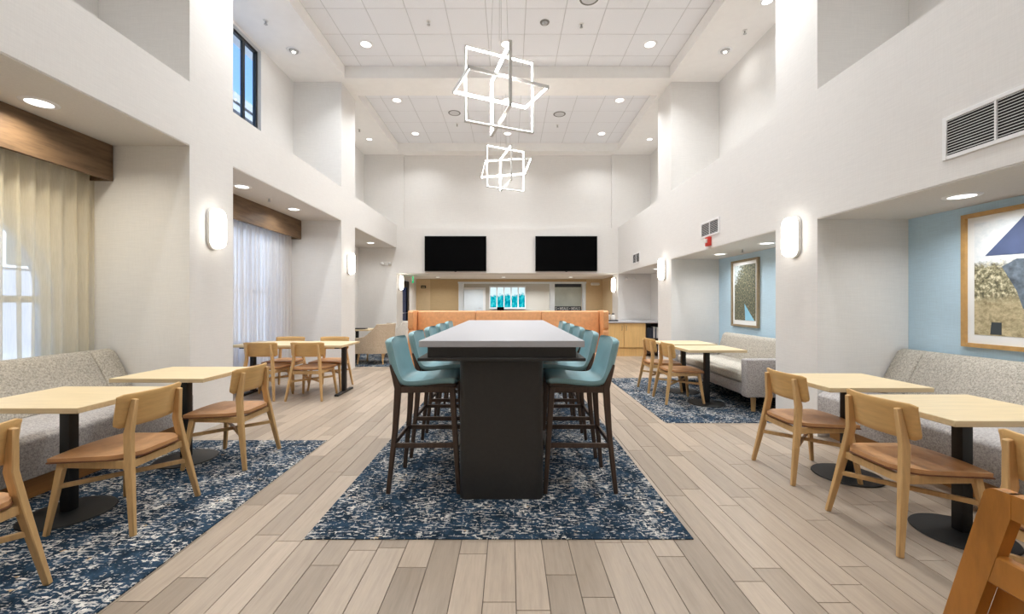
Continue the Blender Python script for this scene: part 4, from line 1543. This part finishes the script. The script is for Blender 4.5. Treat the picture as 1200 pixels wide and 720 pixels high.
tub_chair('greige tub armchair seen from its side at the far left', -3.01, 9.42, PI / 2 - 0.06, 'greige')
tub_chair('pale tub armchair behind the greige one at the far left', -2.86, 10.62, PI / 2 + 0.25, 'paletweed')

# ------------------------------------------------------------------ far right counter run
cb = thing('base_cabinet', 'two-door maple base cabinet under the white counter', 'cabinet', (2.96, 10.62, 0))
part('body', MB().box(-0.50, 0.50, 0.022, 1.28, 0.215, 0.845), 'cab', cb)
part('plinth', MB().box(-0.50, 0.50, 0.03, 1.28, 0, 0.205), 'cab', cb)
for x0, x1, hx in ((-0.50, -0.055, -0.105), (-0.045, 0.50, 0.005)):
    d = part('door', MB().box(x0 + 0.004, x1 - 0.002, 0, 0.02, 0.225, 0.828), 'cab', cb, 0.002, 1)
    part('handle', MB().tube([(hx, 0, 0.66), (hx, -0.03, 0.67), (hx, -0.03, 0.77), (hx, 0, 0.78)], 0.008, 8), 'bronze', d)
su = thing('open_bookshelf', 'dark open shelf unit with books at the end of the counter', 'shelf', (3.74, 10.62, 0))
part('side_panel', MB().box(-0.275, -0.255, 0.01, 1.28, 0.0, 0.845), 'darkwood', su)
part('side_panel', MB().box(0.25, 0.27, 0.01, 1.28, 0.0, 0.845), 'darkwood', su)
part('back_panel', MB().box(-0.255, 0.25, 0.36, 0.38, 0.0, 0.845), 'black', su)
for z in (0.06, 0.44, 0.825):
    part('shelf_board', MB().box(-0.255, 0.25, 0.01, 0.36, z, z + 0.02), 'darkwood', su)
bcols = [('book_navy', (40, 48, 66)), ('book_grey', (92, 96, 108)), ('book_white', (226, 226, 224)), ('book_red', (130, 60, 50)), ('book_tan', (178, 150, 112))]
for n_, c_ in bcols:
    M[n_] = plain(n_, c_, 0.6)
seq = [('navy', .05, .27), ('navy', .05, .27), ('navy', .06, .26), ('white', .03, .29), ('grey', .045, .25), ('white', .028, .28), ('grey', .05, .26), ('navy', .045, .24)]
xx = -0.24
wordpos = ['first', 'second', 'third', 'fourth', 'fifth', 'sixth', 'seventh', 'eighth']
for i, (cn, w, h) in enumerate(seq):
    b = thing('book', '%s book, %s from the left on the upper shelf' % (cn, wordpos[i]), 'book', (3.74 + xx + w / 2, 10.66, 0.46), 0, 'books on the open shelf')
    part('cover', MB().box(-w / 2, -w / 2 + 0.004, 0, 0.20, 0, h).box(w / 2 - 0.004, w / 2, 0, 0.20, 0, h).box(-w / 2 + 0.004, w / 2 - 0.004, 0, 0.005, 0, h), 'book_' + cn, b)
    part('pages', MB().box(-w / 2 + 0.004, w / 2 - 0.004, 0.005, 0.195, 0.006, h - 0.006), 'mat', b)
    xx += w + 0.004
ct = tag(part('counter_top', MB().box(2.42, 4.015, 10.59, 11.915, 0.846, 0.886), 'quartz', None, 0.004, 1), 'white quartz countertop over the maple cabinet and bookshelf', 'countertop')
tag(part('serving_tray', MB().box(-0.14, 0.14, -0.10, 0.10, 0, 0.03), 'black', None, 0.006, 1, loc=(2.66, 10.85, 0.886)), 'flat black tray on the white countertop', 'tray')
jug = thing('white_carafe', 'small white carafe with dark lid on the black tray', 'carafe', (2.69, 10.85, 0.916))
part('body', MB().lathe([(0, 0), (0.05, 0), (0.06, 0.05), (0.05, 0.11), (0.035, 0.14), (0, 0.14)], 20), 'plastic', jug)
part('lid', MB().lathe([(0, 0.14), (0.036, 0.14), (0.03, 0.17), (0, 0.18)], 16), 'black', jug)
jug2 = thing('cup_stack', 'stack of pale cups beside the carafe', 'cups', (2.59, 10.87, 0.916))
part('cup', MB().lathe([(0, 0), (0.03, 0), (0.042, 0.11), (0, 0.11)], 18), 'plastic', jug2)
part('cup', MB().lathe([(0, 0.06), (0.036, 0.06), (0.042, 0.14), (0, 0.14)], 18), 'trimwhite', jug2)
part('napkin_topper', MB().lathe([(0, 0.14), (0.02, 0.14), (0.028, 0.17), (0, 0.19)], 12), 'piping', jug2)
tag(part('paper_pad', MB().box(-0.13, 0.13, -0.08, 0.08, 0, 0.008), 'grid', None, loc=(3.18, 10.9, 0.886)), 'thin grey pad lying on the white countertop', 'pad')


# ------------------------------------------------------------------ stacked wooden high chairs
def high_chair(label, x, y, z, sxs):
    """side frames lie in the Y-Z plane; x is the near-left side face"""
    t = thing('high_chair', label, 'high chair', (x, y, z), 0, 'stacked wooden high chairs')
    W = 0.42 * sxs
    H = 0.70

    def post(y_top, y_bot, w):
        return [(y_top - w / 2, H - 0.0), (y_top + w / 2, H), (y_bot + w / 2, 0), (y_bot - w / 2, 0)]
    for k, xs in enumerate((0.0, W)):
        x0, x1 = (xs, xs + 0.030)
        mb = MB()
        # rounded outer outline of far post and near post joined by rails
        for sg in (1, -1):
            yt, yb = sg * 0.170, sg * 0.345
            r = 0.028
            o = [(yb + sg * 0.03, 0), (yb - sg * 0.03, 0), (yt - sg * 0.028, H - 0.055)]
            o += [(yt - sg * 0.028, H)]
            # rounded top corner
            cx, cz = yt + sg * (0.030 - r), H - r
            o += [(cx + sg * r * math.sin(q), cz + r * math.cos(q)) for q in [i * PI / 2 / 6 for i in range(7)]]
            mb.prism(o, 'x', x0, x1)
        sf = part('side_frame', mb, 'honey', t, 0.0, 2, 45)
        part('top_rail', MB().box(x0 + 0.001, x1 - 0.001, -0.150, 0.150, H - 0.058, H), 'honey', sf, 0.0, 1)
        part('middle_rail', MB().box(x0 + 0.001, x1 - 0.001, -0.205, 0.205, H - 0.235, H - 0.160), 'honey', sf, 0.004, 1)
        part('lower_rail', MB().box(x0 + 0.003, x1 - 0.003, -0.26, 0.26, 0.14, 0.19), 'honey', sf, 0.004, 1)
    part('seat', MB().box(0.03, W, -0.16, 0.14, 0.42, 0.44), 'honey', t, 0.004, 1)
    part('tray_rail', MB().box(0.03, W, 0.155, 0.185, H - 0.06, H - 0.02), 'honey', t, 0.004, 1)
    part('back_rail', MB().box(0.03, W, -0.185, -0.155, H - 0.06, H - 0.01), 'honey', t, 0.004, 1)
    part('back_rail', MB().box(0.03, W, -0.20, -0.172, 0.50, 0.56), 'honey', t, 0.004, 1)
    part('cross_rail', MB().box(0.03, W, 0.29, 0.32, 0.10, 0.15), 'honey', t, 0.004, 1)
    part('cross_rail', MB().box(0.03, W, -0.32, -0.29, 0.10, 0.15), 'honey', t, 0.004, 1)
    return t


high_chair('honey wood high chair on top of the stack at lower right', 1.165, 0.83, 0.195, 1.0)
high_chair('honey wood high chair at the bottom of the stack, nested under another', 1.215, 0.83, 0.0, 0.76)
